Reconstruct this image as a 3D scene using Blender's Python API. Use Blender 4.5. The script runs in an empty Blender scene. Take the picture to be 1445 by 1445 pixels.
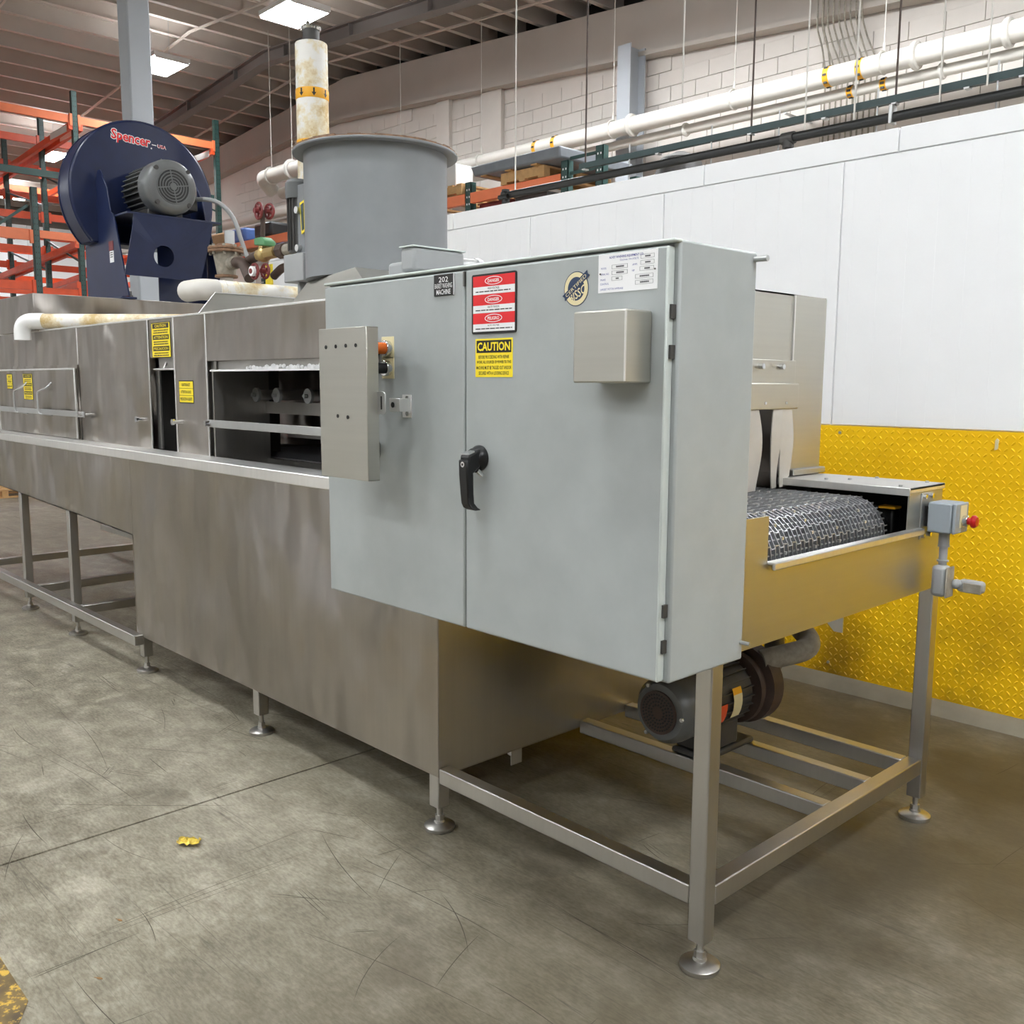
import bpy, math, random
from mathutils import Vector, Matrix
random.seed(7)
SC = bpy.context.scene
COL = SC.collection
R = math.radians
PI = math.pi

# ------------------------------------------------------------------ camera, exposure, world
cam_d = bpy.data.cameras.new('camera'); cam = bpy.data.objects.new('camera', cam_d); COL.objects.link(cam)
YAW, PITCH, ROLL, FPX = 0.811717098, -0.134170494, -0.00551976374, 1344.27272
cy, sy, cp, sp, cr, sr = math.cos(YAW), math.sin(YAW), math.cos(PITCH), math.sin(PITCH), math.cos(ROLL), math.sin(ROLL)
Mr = Matrix(((cy, -sy, 0), (sy, cy, 0), (0, 0, 1))) @ Matrix(((1, 0, 0), (0, cp, -sp), (0, sp, cp))) @ Matrix(((cr, 0, sr), (0, 1, 0), (-sr, 0, cr)))
right, fwd, up = Mr.col[0], Mr.col[1], Mr.col[2]
M4 = Matrix((( right[0], up[0], -fwd[0], 0), (right[1], up[1], -fwd[1], 0), (right[2], up[2], -fwd[2], 1.6), (0, 0, 0, 1)))
cam.matrix_world = M4
cam_d.sensor_fit = 'HORIZONTAL'; cam_d.sensor_width = 36.0; cam_d.lens = 36.0 * FPX / 1445.0
cam_d.clip_start = 0.02; cam_d.clip_end = 200
SC.camera = cam
SC.view_settings.view_transform = 'Standard'; SC.view_settings.look = 'None'
SC.view_settings.gamma = 1.0; SC.view_settings.use_curve_mapping = False
SC.view_settings.exposure = 0.0
LAMP = 72.0          # emission of the ceiling lamp diffusers
w = bpy.data.worlds.new('world'); SC.world = w; w.use_nodes = True
w.node_tree.nodes['Background'].inputs[0].default_value = (0.6, 0.7, 0.8, 1)
w.node_tree.nodes['Background'].inputs[1].default_value = 0.2

# ------------------------------------------------------------------ materials
def srgb(r, g, b):
    f = lambda c: (c / 255 / 12.92) if c <= 10 else ((c / 255 + 0.055) / 1.055) ** 2.4
    return (f(r), f(g), f(b), 1)

class NT:
    def __init__(s, name):
        s.m = bpy.data.materials.new(name); s.m.use_nodes = True
        s.t = s.m.node_tree; s.b = s.t.nodes['Principled BSDF']
        s.pos = s.t.nodes.new('ShaderNodeNewGeometry').outputs['Position']
    def n(s, k, **kw):
        x = s.t.nodes.new(k)
        for a, v in kw.items(): setattr(x, a, v)
        return x
    def l(s, a, b): s.t.links.new(a, b)
    def noise(s, scale, stretch=(1, 1, 1), detail=4, rough=0.55, off=(0, 0, 0)):
        mp = s.n('ShaderNodeMapping'); mp.inputs['Scale'].default_value = stretch; mp.inputs['Location'].default_value = off
        s.l(s.pos, mp.inputs[0])
        x = s.n('ShaderNodeTexNoise'); x.inputs['Scale'].default_value = scale; x.inputs['Detail'].default_value = detail
        x.inputs['Roughness'].default_value = rough; s.l(mp.outputs[0], x.inputs['Vector']); return x.outputs['Fac']
    def ramp(s, fac, stops):
        x = s.n('ShaderNodeValToRGB'); e = x.color_ramp.elements
        while len(e) < len(stops): e.new(0.5)
        for i, (p, c) in enumerate(stops):
            e[i].position = p; e[i].color = c if hasattr(c, '__len__') else (c, c, c, 1)
        s.l(fac, x.inputs[0]); return x.outputs[0]
    def mix(s, fac, a, b, mode='MIX'):
        x = s.n('ShaderNodeMix', data_type='RGBA', blend_type=mode)
        for i, v in ((0, fac), (6, a), (7, b)):
            if hasattr(v, 'is_output'): s.l(v, x.inputs[i])
            else: x.inputs[i].default_value = v if i == 0 else (v if len(v) == 4 else (*v, 1))
        return x.outputs[2]
    def math(s, op, a, b=0.5):
        x = s.n('ShaderNodeMath', operation=op)
        for i, v in enumerate((a, b)):
            if hasattr(v, 'is_output'): s.l(v, x.inputs[i])
            else: x.inputs[i].default_value = v
        return x.outputs[0]
    def bump(s, h, st=0.2, dist=0.002):
        x = s.n('ShaderNodeBump'); x.inputs['Strength'].default_value = st; x.inputs['Distance'].default_value = dist
        s.l(h, x.inputs['Height']); s.l(x.outputs[0], s.b.inputs['Normal'])
    def set(s, **kw):
        for k, v in kw.items():
            i = s.b.inputs[k.replace('_', ' ')]
            if hasattr(v, 'is_output'): s.l(v, i)
            else: i.default_value = v

MAT = {}
def paint(name, c, rough=0.45, var=0.08, scale=6, metal=0.0, bump=0.0, spec=0.5):
    t = NT(name); c4 = c if len(c) == 4 else (*c, 1)
    lo = tuple(x * (1 - var) for x in c4[:3]) + (1,); hi = tuple(min(1, x * (1 + var)) for x in c4[:3]) + (1,)
    t.set(Base_Color=t.ramp(t.noise(scale), [(0.3, lo), (0.7, hi)]), Roughness=rough, Metallic=metal)
    t.b.inputs['Specular IOR Level'].default_value = spec
    if bump: t.bump(t.noise(120, detail=2), bump, 0.001)
    MAT[name] = t.m; return t
def steel(name, c, r0, r1, grain=(60, 60, 1.2), stain=0.25, sc=1.6, wave=0.22, aniso=0.0, rot=0.0):
    t = NT(name)
    g = t.noise(1.0, grain, 3, 0.6); b = t.noise(sc, (1, 1, .55), 5, 0.6)
    base = t.ramp(b, [(0.25, tuple(x * (1 - stain) for x in c) + (1,)), (0.75, (*c, 1))])
    col = t.mix(0.35, base, t.ramp(g, [(0.3, tuple(x * .86 for x in c) + (1,)), (0.7, (*c, 1))]), 'MIX')
    rr = t.n('ShaderNodeMapRange'); rr.inputs[3].default_value = r0; rr.inputs[4].default_value = r1
    t.l(t.math('MULTIPLY_ADD', g, 0.5), rr.inputs[0])
    mm = t.n('ShaderNodeMath', operation='ADD'); t.l(t.math('MULTIPLY', g, 0.5), mm.inputs[0]); t.l(t.math('MULTIPLY', b, 0.5), mm.inputs[1])
    t.l(mm.outputs[0], rr.inputs[0])
    t.set(Base_Color=col, Metallic=1.0, Roughness=rr.outputs[0])
    if aniso:
        tg = t.n('ShaderNodeTangent', direction_type='RADIAL', axis='Z'); t.l(tg.outputs[0], t.b.inputs['Tangent'])
        t.set(Anisotropic=aniso, Anisotropic_Rotation=rot)
    t.bump(t.noise(1.4 if aniso else 1.9, (1, 1, .45), 2.5), wave, 0.40 if aniso else 0.05)
    MAT[name] = t.m; return t
def emit(name, c, s):
    t = NT(name); t.set(Base_Color=(0, 0, 0, 1), Emission_Color=c, Emission_Strength=s, Roughness=1.0); MAT[name] = t.m

steel('steel', (0.50, 0.465, 0.425), 0.27, 0.42, stain=.4, wave=1.0, aniso=.85, rot=0.0)
steel('steel_end', (0.56, 0.54, 0.50), 0.22, 0.42, wave=.15)
steel('steel_tube', (0.60, 0.585, 0.56), 0.28, 0.46, (50, 50, 3))
steel('steel_satin', (0.56, 0.55, 0.50), 0.34, 0.5, (1.5, 1.5, 60), 0.12)
steel('steel_bright', (0.93, 0.92, 0.90), 0.36, 0.55)
steel('steel_dark', (0.20, 0.19, 0.18), 0.4, 0.6)
steel('chrome', (0.8, 0.8, 0.8), 0.1, 0.22)
steel('belt_wire', (0.60, 0.61, 0.63), 0.34, 0.5)
steel('zinc', (0.62, 0.63, 0.63), 0.35, 0.55)
steel('brass', (0.62, 0.47, 0.22), 0.35, 0.5)
paint('cabinet_grey', srgb(165, 170, 169), 0.42, 0.05, 9, bump=0.05)
paint('cabinet_edge', srgb(196, 203, 199), 0.42, 0.05, 9)
paint('machine_grey', srgb(128, 131, 134), 0.5, 0.06, 7)
paint('motor_grey', srgb(102, 104, 104), 0.35, 0.1, 10)
paint('motor_dark', srgb(62, 60, 58), 0.5, 0.15, 20)
paint('navy', srgb(25, 35, 68), 0.3, 0.15, 8)
paint('black', srgb(18, 18, 19), 0.35, 0.1)
paint('pipe_black', srgb(26, 27, 26), 0.4, 0.15)
paint('strut_green', srgb(42, 62, 62), 0.45, 0.1)
paint('white_panel', srgb(247, 248, 249), 0.33, 0.015, 3, bump=0.12)
paint('white_pipe', srgb(212, 208, 200), 0.5, 0.05, 4)
paint('white_plastic', srgb(240, 240, 238), 0.35, 0.02)
t = NT('dirty_white'); t.set(Base_Color=t.ramp(t.noise(5, (1, 1, 1), 7, 0.7), [(0.38, srgb(206, 178, 122)), (0.5, srgb(232, 220, 190)), (0.58, srgb(240, 238, 232))]), Roughness=0.6); t.bump(t.noise(40), .2, .003); MAT['dirty_white'] = t.m
paint('cream', srgb(214, 207, 200), 0.75, 0.03, 3, bump=0.2)
paint('band_grey', srgb(184, 175, 166), 0.7, 0.04, 2)
paint('roof_deck', srgb(164, 157, 151), 0.8, 0.05, 2)
paint('purlin', srgb(205, 194, 184), 0.65, 0.04, 2)
paint('girder', srgb(122, 114, 110), 0.6, 0.05, 2)
paint('column_grey', srgb(172, 177, 183), 0.45, 0.03, 3)
paint('wall_tan', srgb(112, 104, 97), 0.8, 0.04)
paint('curb', srgb(135, 128, 112), 0.7, 0.15, 5, bump=0.2)
paint('orange', srgb(226, 86, 42), 0.42, 0.1, 5)
paint('orange_light', srgb(240, 130, 84), 0.42, 0.06, 5)
paint('rack_green', srgb(48, 78, 74), 0.45, 0.1, 5)
paint('rust', srgb(128, 98, 74), 0.7, 0.35, 40, bump=.4)
paint('cast_grey', srgb(150, 143, 130), 0.6, 0.25, 30, bump=.3)
paint('pipe_brown', srgb(70, 54, 46), 0.55, 0.2, 20)
paint('green_valve', srgb(78, 132, 88), 0.45, 0.1)
paint('wheel_red', srgb(116, 42, 42), 0.45, 0.2, 20)
paint('red', srgb(226, 32, 38), 0.4, 0.02)
paint('button_red', srgb(190, 24, 26), 0.3, 0.03)
paint('carton_white', srgb(206, 204, 200), 0.7, 0.03)
paint('sign_white', srgb(240, 240, 240), 0.45, 0.01)
paint('sign_yellow', srgb(250, 225, 40), 0.45, 0.02)
paint('sign_black', srgb(22, 20, 18), 0.45, 0.02)
paint('sign_cream', srgb(226, 214, 170), 0.5, 0.02)
paint('sign_blue', srgb(30, 52, 84), 0.5, 0.05)
paint('ink_blue', srgb(60, 66, 150), 0.5, 0.02)
paint('ink_grey', srgb(110, 110, 112), 0.6, 0.02)
paint('tape_orange', srgb(244, 178, 40), 0.5, 0.04)
paint('wood', srgb(190, 150, 100), 0.7, 0.15, 12)
paint('cardboard', srgb(176, 140, 104), 0.8, 0.08)
paint('load_grey', srgb(120, 124, 130), 0.4, 0.12)
paint('film_blue', srgb(70, 100, 160), 0.4, 0.15)
paint('curtain', srgb(196, 190, 180), 0.35, 0.06, 10)
paint('amber', srgb(214, 104, 30), 0.25, 0.05)
paint('foil_gold', srgb(238, 208, 90), 0.3, 0.1, 60, metal=0.4)
paint('leaf_brown', srgb(150, 112, 70), 0.7, 0.2, 60)
paint('conduit_grey', srgb(158, 160, 160), 0.4, 0.06)
paint('box_grey', srgb(150, 158, 164), 0.4, 0.05)
paint('scuff', srgb(74, 68, 56), 0.7, 0.2, 3)
paint('dark_void', srgb(24, 22, 20), 0.8, 0.1)
emit('lamp', (0.94, 0.975, 1.0, 1), LAMP)
emit('added_uplight', (0.94, 0.975, 1.0, 1), LAMP * 1.3)  # added glow that lifts the roof brightness

# yellow tread plate paint with scuffs; dirt and the machine's shade painted in low down
t = NT('tread_yellow')
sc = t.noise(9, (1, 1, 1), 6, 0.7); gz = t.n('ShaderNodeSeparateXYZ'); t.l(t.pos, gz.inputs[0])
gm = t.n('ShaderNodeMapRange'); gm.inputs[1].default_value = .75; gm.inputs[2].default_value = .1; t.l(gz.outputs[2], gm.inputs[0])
grime_shade = t.math('MULTIPLY', gm.outputs[0], t.ramp(t.noise(2.2, (1, 1, 1), 5, .6), [(0.42, 0.05), (0.62, 0.75)]))
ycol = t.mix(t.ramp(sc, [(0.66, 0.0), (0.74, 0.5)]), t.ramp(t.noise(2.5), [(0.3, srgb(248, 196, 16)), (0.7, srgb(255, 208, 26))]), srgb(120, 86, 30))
t.set(Base_Color=t.mix(grime_shade, ycol, srgb(112, 82, 26)), Roughness=0.5)
t.b.inputs['Specular IOR Level'].default_value = 0.3
MAT['tread_yellow'] = t.m

# concrete
t = NT('concrete')
n1 = t.noise(0.9, (.8, 1.2, 1), 8, 0.66); n2 = t.noise(5.5, (.8, 1.2, 1), 9, 0.74); n3 = t.noise(1.1, (1, 1, 1), 5, 0.6, (3, 1, 0)); n4 = t.noise(70, (.5, 1.6, 1), 3, 0.6); n5 = t.noise(.28, (1, 1, 1), 4, .6, (7, 2, 0))
c1 = t.ramp(n1, [(0.32, srgb(92, 85, 69)), (0.48, srgb(138, 131, 113)), (0.66, srgb(178, 171, 153))])
c2 = t.mix(0.52, c1, t.ramp(n2, [(0.36, srgb(76, 69, 54)), (0.5, srgb(142, 135, 117)), (0.64, srgb(204, 197, 180))]))
c2 = t.mix(0.16, c2, t.ramp(n4, [(0.4, srgb(60, 54, 42)), (0.6, srgb(205, 199, 184))]))
c2 = t.mix(t.ramp(n5, [(0.40, 0.4), (0.55, 0.0)]), c2, srgb(104, 97, 80))
# traffic dirt plus dimmer light painted in, heavier round the discharge end and along the partition
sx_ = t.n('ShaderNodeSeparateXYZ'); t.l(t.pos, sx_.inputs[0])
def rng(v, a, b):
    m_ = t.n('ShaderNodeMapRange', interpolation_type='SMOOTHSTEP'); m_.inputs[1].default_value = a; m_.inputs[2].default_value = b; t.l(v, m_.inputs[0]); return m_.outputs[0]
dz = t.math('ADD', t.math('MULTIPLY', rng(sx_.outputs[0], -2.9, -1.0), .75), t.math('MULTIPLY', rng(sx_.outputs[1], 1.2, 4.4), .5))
dirt_shade = t.math('MULTIPLY', dz, t.ramp(n3, [(0.28, 0.35), (0.62, 1.0)]))
c3 = t.mix(t.math('MINIMUM', dirt_shade, .86), c2, srgb(66, 58, 42))
st_ = t.noise(2.3, (1, 1, 1), 4, 0.55, (11, 4, 0))
c3 = t.mix(t.ramp(st_, [(0.60, 0.0), (0.66, 0.4)]), c3, srgb(84, 76, 62))
def scratches(rot, sx0, dens, thr, seed, mask):
    mp = t.n('ShaderNodeMapping'); mp.inputs['Rotation'].default_value = (0, 0, rot); mp.inputs['Scale'].default_value = (sx0, dens, 1); mp.inputs['Location'].default_value = (seed, seed * 1.7, 0)
    t.l(t.pos, mp.inputs[0])
    v = t.n('ShaderNodeTexNoise'); v.inputs['Scale'].default_value = 1.0; v.inputs['Detail'].default_value = 1.0; t.l(mp.outputs[0], v.inputs['Vector'])
    ln = t.ramp(v.outputs['Fac'], [(thr, 0.0), (thr + 0.005, 0.7), (thr + 0.010, 0.0)])
    return t.math('MULTIPLY', ln, t.ramp(t.noise(1.3, (1, 1, 1), 3, .5, (seed, seed, 0)), [(mask, 0.0), (mask + .08, 1.0)]))
c6 = c3
for rot, sx0, dn, th, sd, mk_ in ((0.06, .22, 22, .56, 2.0, .53), (-0.14, .2, 18, .58, 5.0, .54), (0.85, .25, 14, .58, 9.0, .53), (-.9, .25, 13, .60, 14.0, .53), (.30, .2, 24, .57, 21.0, .54), (1.35, .25, 12, .59, 27.0, .54), (-.4, .2, 16, .59, 33.0, .53)):
    c6 = t.mix(scratches(rot, sx0, dn, th, sd, mk_), c6, srgb(58, 52, 42))
t.set(Base_Color=c6, Roughness=t.ramp(n1, [(0.3, 0.34), (0.7, 0.56)]))
t.b.inputs['Specular IOR Level'].default_value = 0.5
t.bump(n2, 0.12, 0.003)
MAT['concrete'] = t.m
# worn yellow floor marking
t = NT('worn_marking')
nn = t.noise(28, (1, 1, 1), 6, 0.7); n0 = t.noise(7)
t.set(Base_Color=t.mix(t.ramp(nn, [(0.52, 0.0), (0.60, 1.0)]), t.ramp(n0, [(0.4, srgb(84, 72, 54)), (0.6, srgb(120, 100, 62))]), srgb(206, 168, 70)), Roughness=0.6)
MAT['worn_marking'] = t.m

# ------------------------------------------------------------------ mesh builder
class MB:
    def __init__(s): s.v = []; s.f = []
    def _a(s, vs, fs):
        o = len(s.v); s.v += [tuple(x) for x in vs]; s.f += [tuple(o + i for i in f) for f in fs]; return s
    def box(s, x0, x1, y0, y1, z0, z1):
        x0, x1 = sorted((x0, x1)); y0, y1 = sorted((y0, y1)); z0, z1 = sorted((z0, z1))
        return s._a([(x0, y0, z0), (x1, y0, z0), (x1, y1, z0), (x0, y1, z0), (x0, y0, z1), (x1, y0, z1), (x1, y1, z1), (x0, y1, z1)],
                    [(0, 3, 2, 1), (4, 5, 6, 7), (0, 1, 5, 4), (1, 2, 6, 5), (2, 3, 7, 6), (3, 0, 4, 7)])
    def hexa(s, pts): # 4 bottom ccw, 4 top ccw
        return s._a(pts, [(0, 3, 2, 1), (4, 5, 6, 7), (0, 1, 5, 4), (1, 2, 6, 5), (2, 3, 7, 6), (3, 0, 4, 7)])
    def prism(s, pts, vec):
        p = [Vector(x) for x in pts]; v = Vector(vec); n = len(p)
        nrm = sum(((p[i] - p[0]).cross(p[(i + 1) % n] - p[0]) for i in range(1, n - 1)), Vector())
        if nrm.dot(v) < 0: p.reverse()
        return s._a(p + [q + v for q in p], [tuple(reversed(range(n)))] + [tuple(range(n, 2 * n))] + [(i, (i + 1) % n, n + (i + 1) % n, n + i) for i in range(n)])
    def bar(s, a, b, w, h, upv=(0, 0, 1)):
        a, b = Vector(a), Vector(b); d = (b - a).normalized(); u = Vector(upv)
        if abs(d.dot(u)) > .98: u = Vector((0, 1, 0))
        e = d.cross(u).normalized(); u = e.cross(d)
        q = [a - e * w / 2 - u * h / 2, a + e * w / 2 - u * h / 2, a + e * w / 2 + u * h / 2, a - e * w / 2 + u * h / 2]
        return s.prism(q, b - a)
    def cyl(s, a, b, r0, r1=None, n=24, caps=True):
        r1 = r0 if r1 is None else r1; a, b = Vector(a), Vector(b); d = (b - a).normalized()
        u = Vector((0, 0, 1)) if abs(d.z) < .9 else Vector((1, 0, 0)); e = d.cross(u).normalized(); u = e.cross(d)
        A = [a + (e * math.cos(2 * PI * i / n) - u * math.sin(2 * PI * i / n)) * r0 for i in range(n)]
        B = [b + (e * math.cos(2 * PI * i / n) - u * math.sin(2 * PI * i / n)) * r1 for i in range(n)]
        A.reverse(); B.reverse()
        f = [(i, n + i, n + (i + 1) % n, (i + 1) % n) for i in range(n)]
        f = [tuple(reversed(q)) for q in f]
        if caps: f += [tuple(reversed(range(n))), tuple(range(n, 2 * n))]
        # fix orientation
        s._a(A + B, f); return s
    def tube(s, pts, r, n=14, caps=True):
        P = [Vector(p) for p in pts]; m = len(P); rr = r if hasattr(r, '__len__') else [r] * m
        T = [(P[min(i + 1, m - 1)] - P[max(i - 1, 0)]).normalized() for i in range(m)]
        u = Vector((0, 0, 1)) if abs(T[0].z) < .9 else Vector((1, 0, 0))
        V = []
        for i in range(m):
            u = (u - T[i] * u.dot(T[i])).normalized(); e = T[i].cross(u)
            V += [P[i] + (u * math.cos(2 * PI * k / n) + e * math.sin(2 * PI * k / n)) * rr[i] for k in range(n)]
        F = [(i * n + k, i * n + (k + 1) % n, (i + 1) * n + (k + 1) % n, (i + 1) * n + k) for i in range(m - 1) for k in range(n)]
        if caps: F += [tuple(reversed(range(n))), tuple(range((m - 1) * n, m * n))]
        return s._a(V, F)
    def lathe(s, prof, o, axis, n=32):
        o = Vector(o); d = Vector(axis).normalized(); u = Vector((0, 0, 1)) if abs(d.z) < .9 else Vector((1, 0, 0)); e = d.cross(u).normalized(); u = e.cross(d)
        V = [o + d * h + (e * math.cos(2 * PI * k / n) + u * math.sin(2 * PI * k / n)) * max(r, 1e-5) for (r, h) in prof for k in range(n)]
        m = len(prof); F = [(i * n + k, i * n + (k + 1) % n, (i + 1) * n + (k + 1) % n, (i + 1) * n + k) for i in range(m - 1) for k in range(n)]
        F += [tuple(reversed(range(n))), tuple(range((m - 1) * n, m * n))]
        return s._a(V, F)
    def torus(s, c, axis, R0, r, n=28, k=8):
        c = Vector(c); d = Vector(axis).normalized(); u = Vector((0, 0, 1)) if abs(d.z) < .9 else Vector((1, 0, 0)); e = d.cross(u).normalized(); u = e.cross(d)
        V = []
        for i in range(n):
            a = 2 * PI * i / n; q = e * math.cos(a) + u * math.sin(a)
            V += [c + q * (R0 + r * math.cos(2 * PI * j / k)) + d * r * math.sin(2 * PI * j / k) for j in range(k)]
        F = [(i * k + j, ((i + 1) % n) * k + j, ((i + 1) % n) * k + (j + 1) % k, i * k + (j + 1) % k) for i in range(n) for j in range(k)]
        return s._a(V, F)
    def ball(s, c, r, n=14, sq=(1, 1, 1)):
        c = Vector(c); m = n // 2; V = []; F = []
        for i in range(m + 1):
            th = PI * i / m
            for k in range(n): V.append(c + Vector((sq[0] * r * math.sin(th) * math.cos(2 * PI * k / n), sq[1] * r * math.sin(th) * math.sin(2 * PI * k / n), sq[2] * r * math.cos(th))))
        for i in range(m):
            for k in range(n): F.append((i * n + k, (i + 1) * n + k, (i + 1) * n + (k + 1) % n, i * n + (k + 1) % n))
        return s._a(V, F)
    def bolt(s, p, d, r=0.008, h=0.006):
        p = Vector(p); d = Vector(d).normalized(); return s.cyl(p, p + d * h, r, r * .92, 6)

def wpos(o):
    v = Vector((0, 0, 0))
    while o is not None: v += o.location; o = o.parent
    return v
def ob(name, mb, mat, parent=None, bevel=0.0, smooth=True, seg=2):
    base = wpos(parent)
    me = bpy.data.meshes.new(name)
    me.from_pydata([(x - base.x, y - base.y, z - base.z) for x, y, z in mb.v], [], mb.f)
    me.validate(); me.update()
    import bmesh
    b = bmesh.new(); b.from_mesh(me); bmesh.ops.recalc_face_normals(b, faces=b.faces[:]); b.to_mesh(me); b.free()
    if smooth:
        me.shade_smooth(); me.set_sharp_from_angle(angle=R(38))
    me.materials.append(MAT[mat])
    o = bpy.data.objects.new(name, me); COL.objects.link(o); o.parent = parent
    if bevel:
        md = o.modifiers.new('bevel', 'BEVEL'); md.width = bevel; md.segments = seg; md.limit_method = 'ANGLE'; md.angle_limit = R(40); md.harden_normals = False
    return o
def tag(o, label=None, cat=None, group=None, kind=None):
    if label: o['label'] = label
    if cat: o['category'] = cat
    if group: o['group'] = group
    if kind: o['kind'] = kind
    return o
def thing(name, label, cat, loc=(0, 0, 0), group=None, kind=None):
    o = bpy.data.objects.new(name, None); COL.objects.link(o); o.location = loc; o.empty_display_size = .1
    return tag(o, label, cat, group, kind)
def inst(src, parent, loc, name=None, rot=None):
    o = src.copy(); o.location = Vector(loc); COL.objects.link(o); o.parent = parent
    if rot: o.rotation_euler = rot
    return o
def copy_tree(o, loc=None, parent=None):
    c = o.copy(); COL.objects.link(c); c.parent = parent if parent else o.parent
    if loc is not None: c.location = loc
    for ch in list(o.children):
        copy_tree(ch, None, c)
    return c

def split_islands(o, gap=.003):
    """separate pieces that do not touch become objects of their own, same name and parent"""
    me = o.data; n = len(me.vertices); par = list(range(n))
    def find(i):
        while par[i] != i: par[i] = par[par[i]]; i = par[i]
        return i
    for e in me.edges: par[find(e.vertices[0])] = find(e.vertices[1])
    bb = {}
    for v in me.vertices:
        r_ = find(v.index); b = bb.setdefault(r_, [list(v.co), list(v.co)])
        for k in range(3): b[0][k] = min(b[0][k], v.co[k]); b[1][k] = max(b[1][k], v.co[k])
    ks = list(bb); grp = {k: k for k in ks}
    def g(k):
        while grp[k] != k: k = grp[k]
        return k
    for i, a in enumerate(ks):
        for b in ks[i + 1:]:
            if all(bb[a][0][k] - gap <= bb[b][1][k] and bb[b][0][k] - gap <= bb[a][1][k] for k in range(3)): grp[g(a)] = g(b)
    groups = {}
    for p in me.polygons: groups.setdefault(g(find(p.vertices[0])), []).append(tuple(p.vertices))
    if len(groups) < 2: return
    for i, fs in enumerate(groups.values()):
        ids = sorted({v for f in fs for v in f}); mp = {v: j for j, v in enumerate(ids)}
        m2 = bpy.data.meshes.new(me.name); m2.from_pydata([me.vertices[v].co[:] for v in ids], [], [tuple(mp[v] for v in f) for f in fs]); m2.materials.append(me.materials[0])
        m2.shade_smooth(); m2.set_sharp_from_angle(angle=R(38))
        if i == 0: first_me = m2
        else:
            c = o.copy(); c.data = m2; COL.objects.link(c); c.parent = o.parent
    o.data = first_me
def arc(c, r, a0, a1, e, u, n=8):
    c, e, u = Vector(c), Vector(e), Vector(u)
    return [c + e * r * math.cos(a0 + (a1 - a0) * i / n) + u * r * math.sin(a0 + (a1 - a0) * i / n) for i in range(n + 1)]
def path(pts, rad, n=6):
    """polyline with rounded corners"""
    P = [Vector(p) for p in pts]; out = [P[0]]
    for i in range(1, len(P) - 1):
        a, b, c = P[i - 1], P[i], P[i + 1]; d0 = (a - b).normalized(); d1 = (c - b).normalized()
        for k in range(n + 1):
            t_ = k / n; out.append((b + d0 * rad) * (1 - t_) ** 2 + b * 2 * t_ * (1 - t_) + (b + d1 * rad) * t_ ** 2)
    out.append(P[-1]); return out

# ---------------------------------------------------------------- lettering
_tc = {}
def text2d(s, bold=0.0):
    k = (s, bold)
    if k in _tc: return _tc[k]
    cu = bpy.data.curves.new('lettering', 'FONT'); cu.body = s; cu.resolution_u = 2; cu.offset = bold; cu.size = 1.0
    o = bpy.data.objects.new('lettering', cu); COL.objects.link(o)
    dg = bpy.context.evaluated_depsgraph_get(); me = o.evaluated_get(dg).to_mesh()
    vs = [(v.co.x, v.co.y) for v in me.vertices]; fs = [tuple(p.vertices) for p in me.polygons]
    o.evaluated_get(dg).to_mesh_clear()
    bpy.data.objects.remove(o); bpy.data.curves.remove(cu)
    x0 = min(v[0] for v in vs); x1 = max(v[0] for v in vs); y0 = min(v[1] for v in vs); y1 = max(v[1] for v in vs)
    vs = [((x - x0) / (x1 - x0) - .5, (y - y0) / (y1 - y0) - .5) for x, y in vs]
    _tc[k] = (vs, fs); return vs, fs
class Face:
    """a flat plane that signs are laid on: origin, right and up vectors, outward normal"""
    def __init__(s, o, u, v):
        s.o, s.u, s.v = Vector(o), Vector(u), Vector(v); s.n = s.u.cross(s.v)
    def p(s, x, y, d=0): return s.o + s.u * x + s.v * y + s.n * d
    def text(s, mb, st, x, y, wd, ht, d, bold=0.0, rot=0.0, shear=0.0):
        vs, fs = text2d(st, bold); c, q = math.cos(rot), math.sin(rot)
        mb._a([s.p(x + (a * wd) * c - (b * ht) * q + shear * b * ht, y + (a * wd) * q + (b * ht) * c, d) for a, b in vs], fs)
    def rect(s, mb, x0, x1, y0, y1, d0, d1):
        mb.prism([s.p(x0, y0, d0), s.p(x1, y0, d0), s.p(x1, y1, d0), s.p(x0, y1, d0)], s.n * (d1 - d0))
    def rrect(s, mb, x0, x1, y0, y1, r, d0, d1):
        pts = []
        for cx, cy_, a in ((x1 - r, y1 - r, 0), (x0 + r, y1 - r, PI / 2), (x0 + r, y0 + r, PI), (x1 - r, y0 + r, 1.5 * PI)):
            pts += [s.p(cx + r * math.cos(a + PI / 8 * i), cy_ + r * math.sin(a + PI / 8 * i), d0) for i in range(5)]
        mb.prism(pts, s.n * (d1 - d0))
    def oval(s, mb, x, y, a, b, d0, d1, n=32):
        mb.prism([s.p(x + a * math.cos(2 * PI * i / n), y + b * math.sin(2 * PI * i / n), d0) for i in range(n)], s.n * (d1 - d0))
    def ring(s, mb, x, y, a, b, th, d0, d1, n=32):
        for i in range(n):
            q = []
            for k, f in ((i, 1), (i + 1, 1), (i + 1, 0), (i, 0)):
                an = 2 * PI * k / n; q.append(s.p(x + (a - th * f) * math.cos(an), y + (b - th * f) * math.sin(an), d0))
            mb.prism(q, s.n * (d1 - d0))
def fr(*a): return Face(*a)

# ================================================================== SETTING
XR = -17.0
def zr(x): return 7.78 - 0.079 * abs(x - XR)       # underside of the purlins, gable ridge along Y

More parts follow.
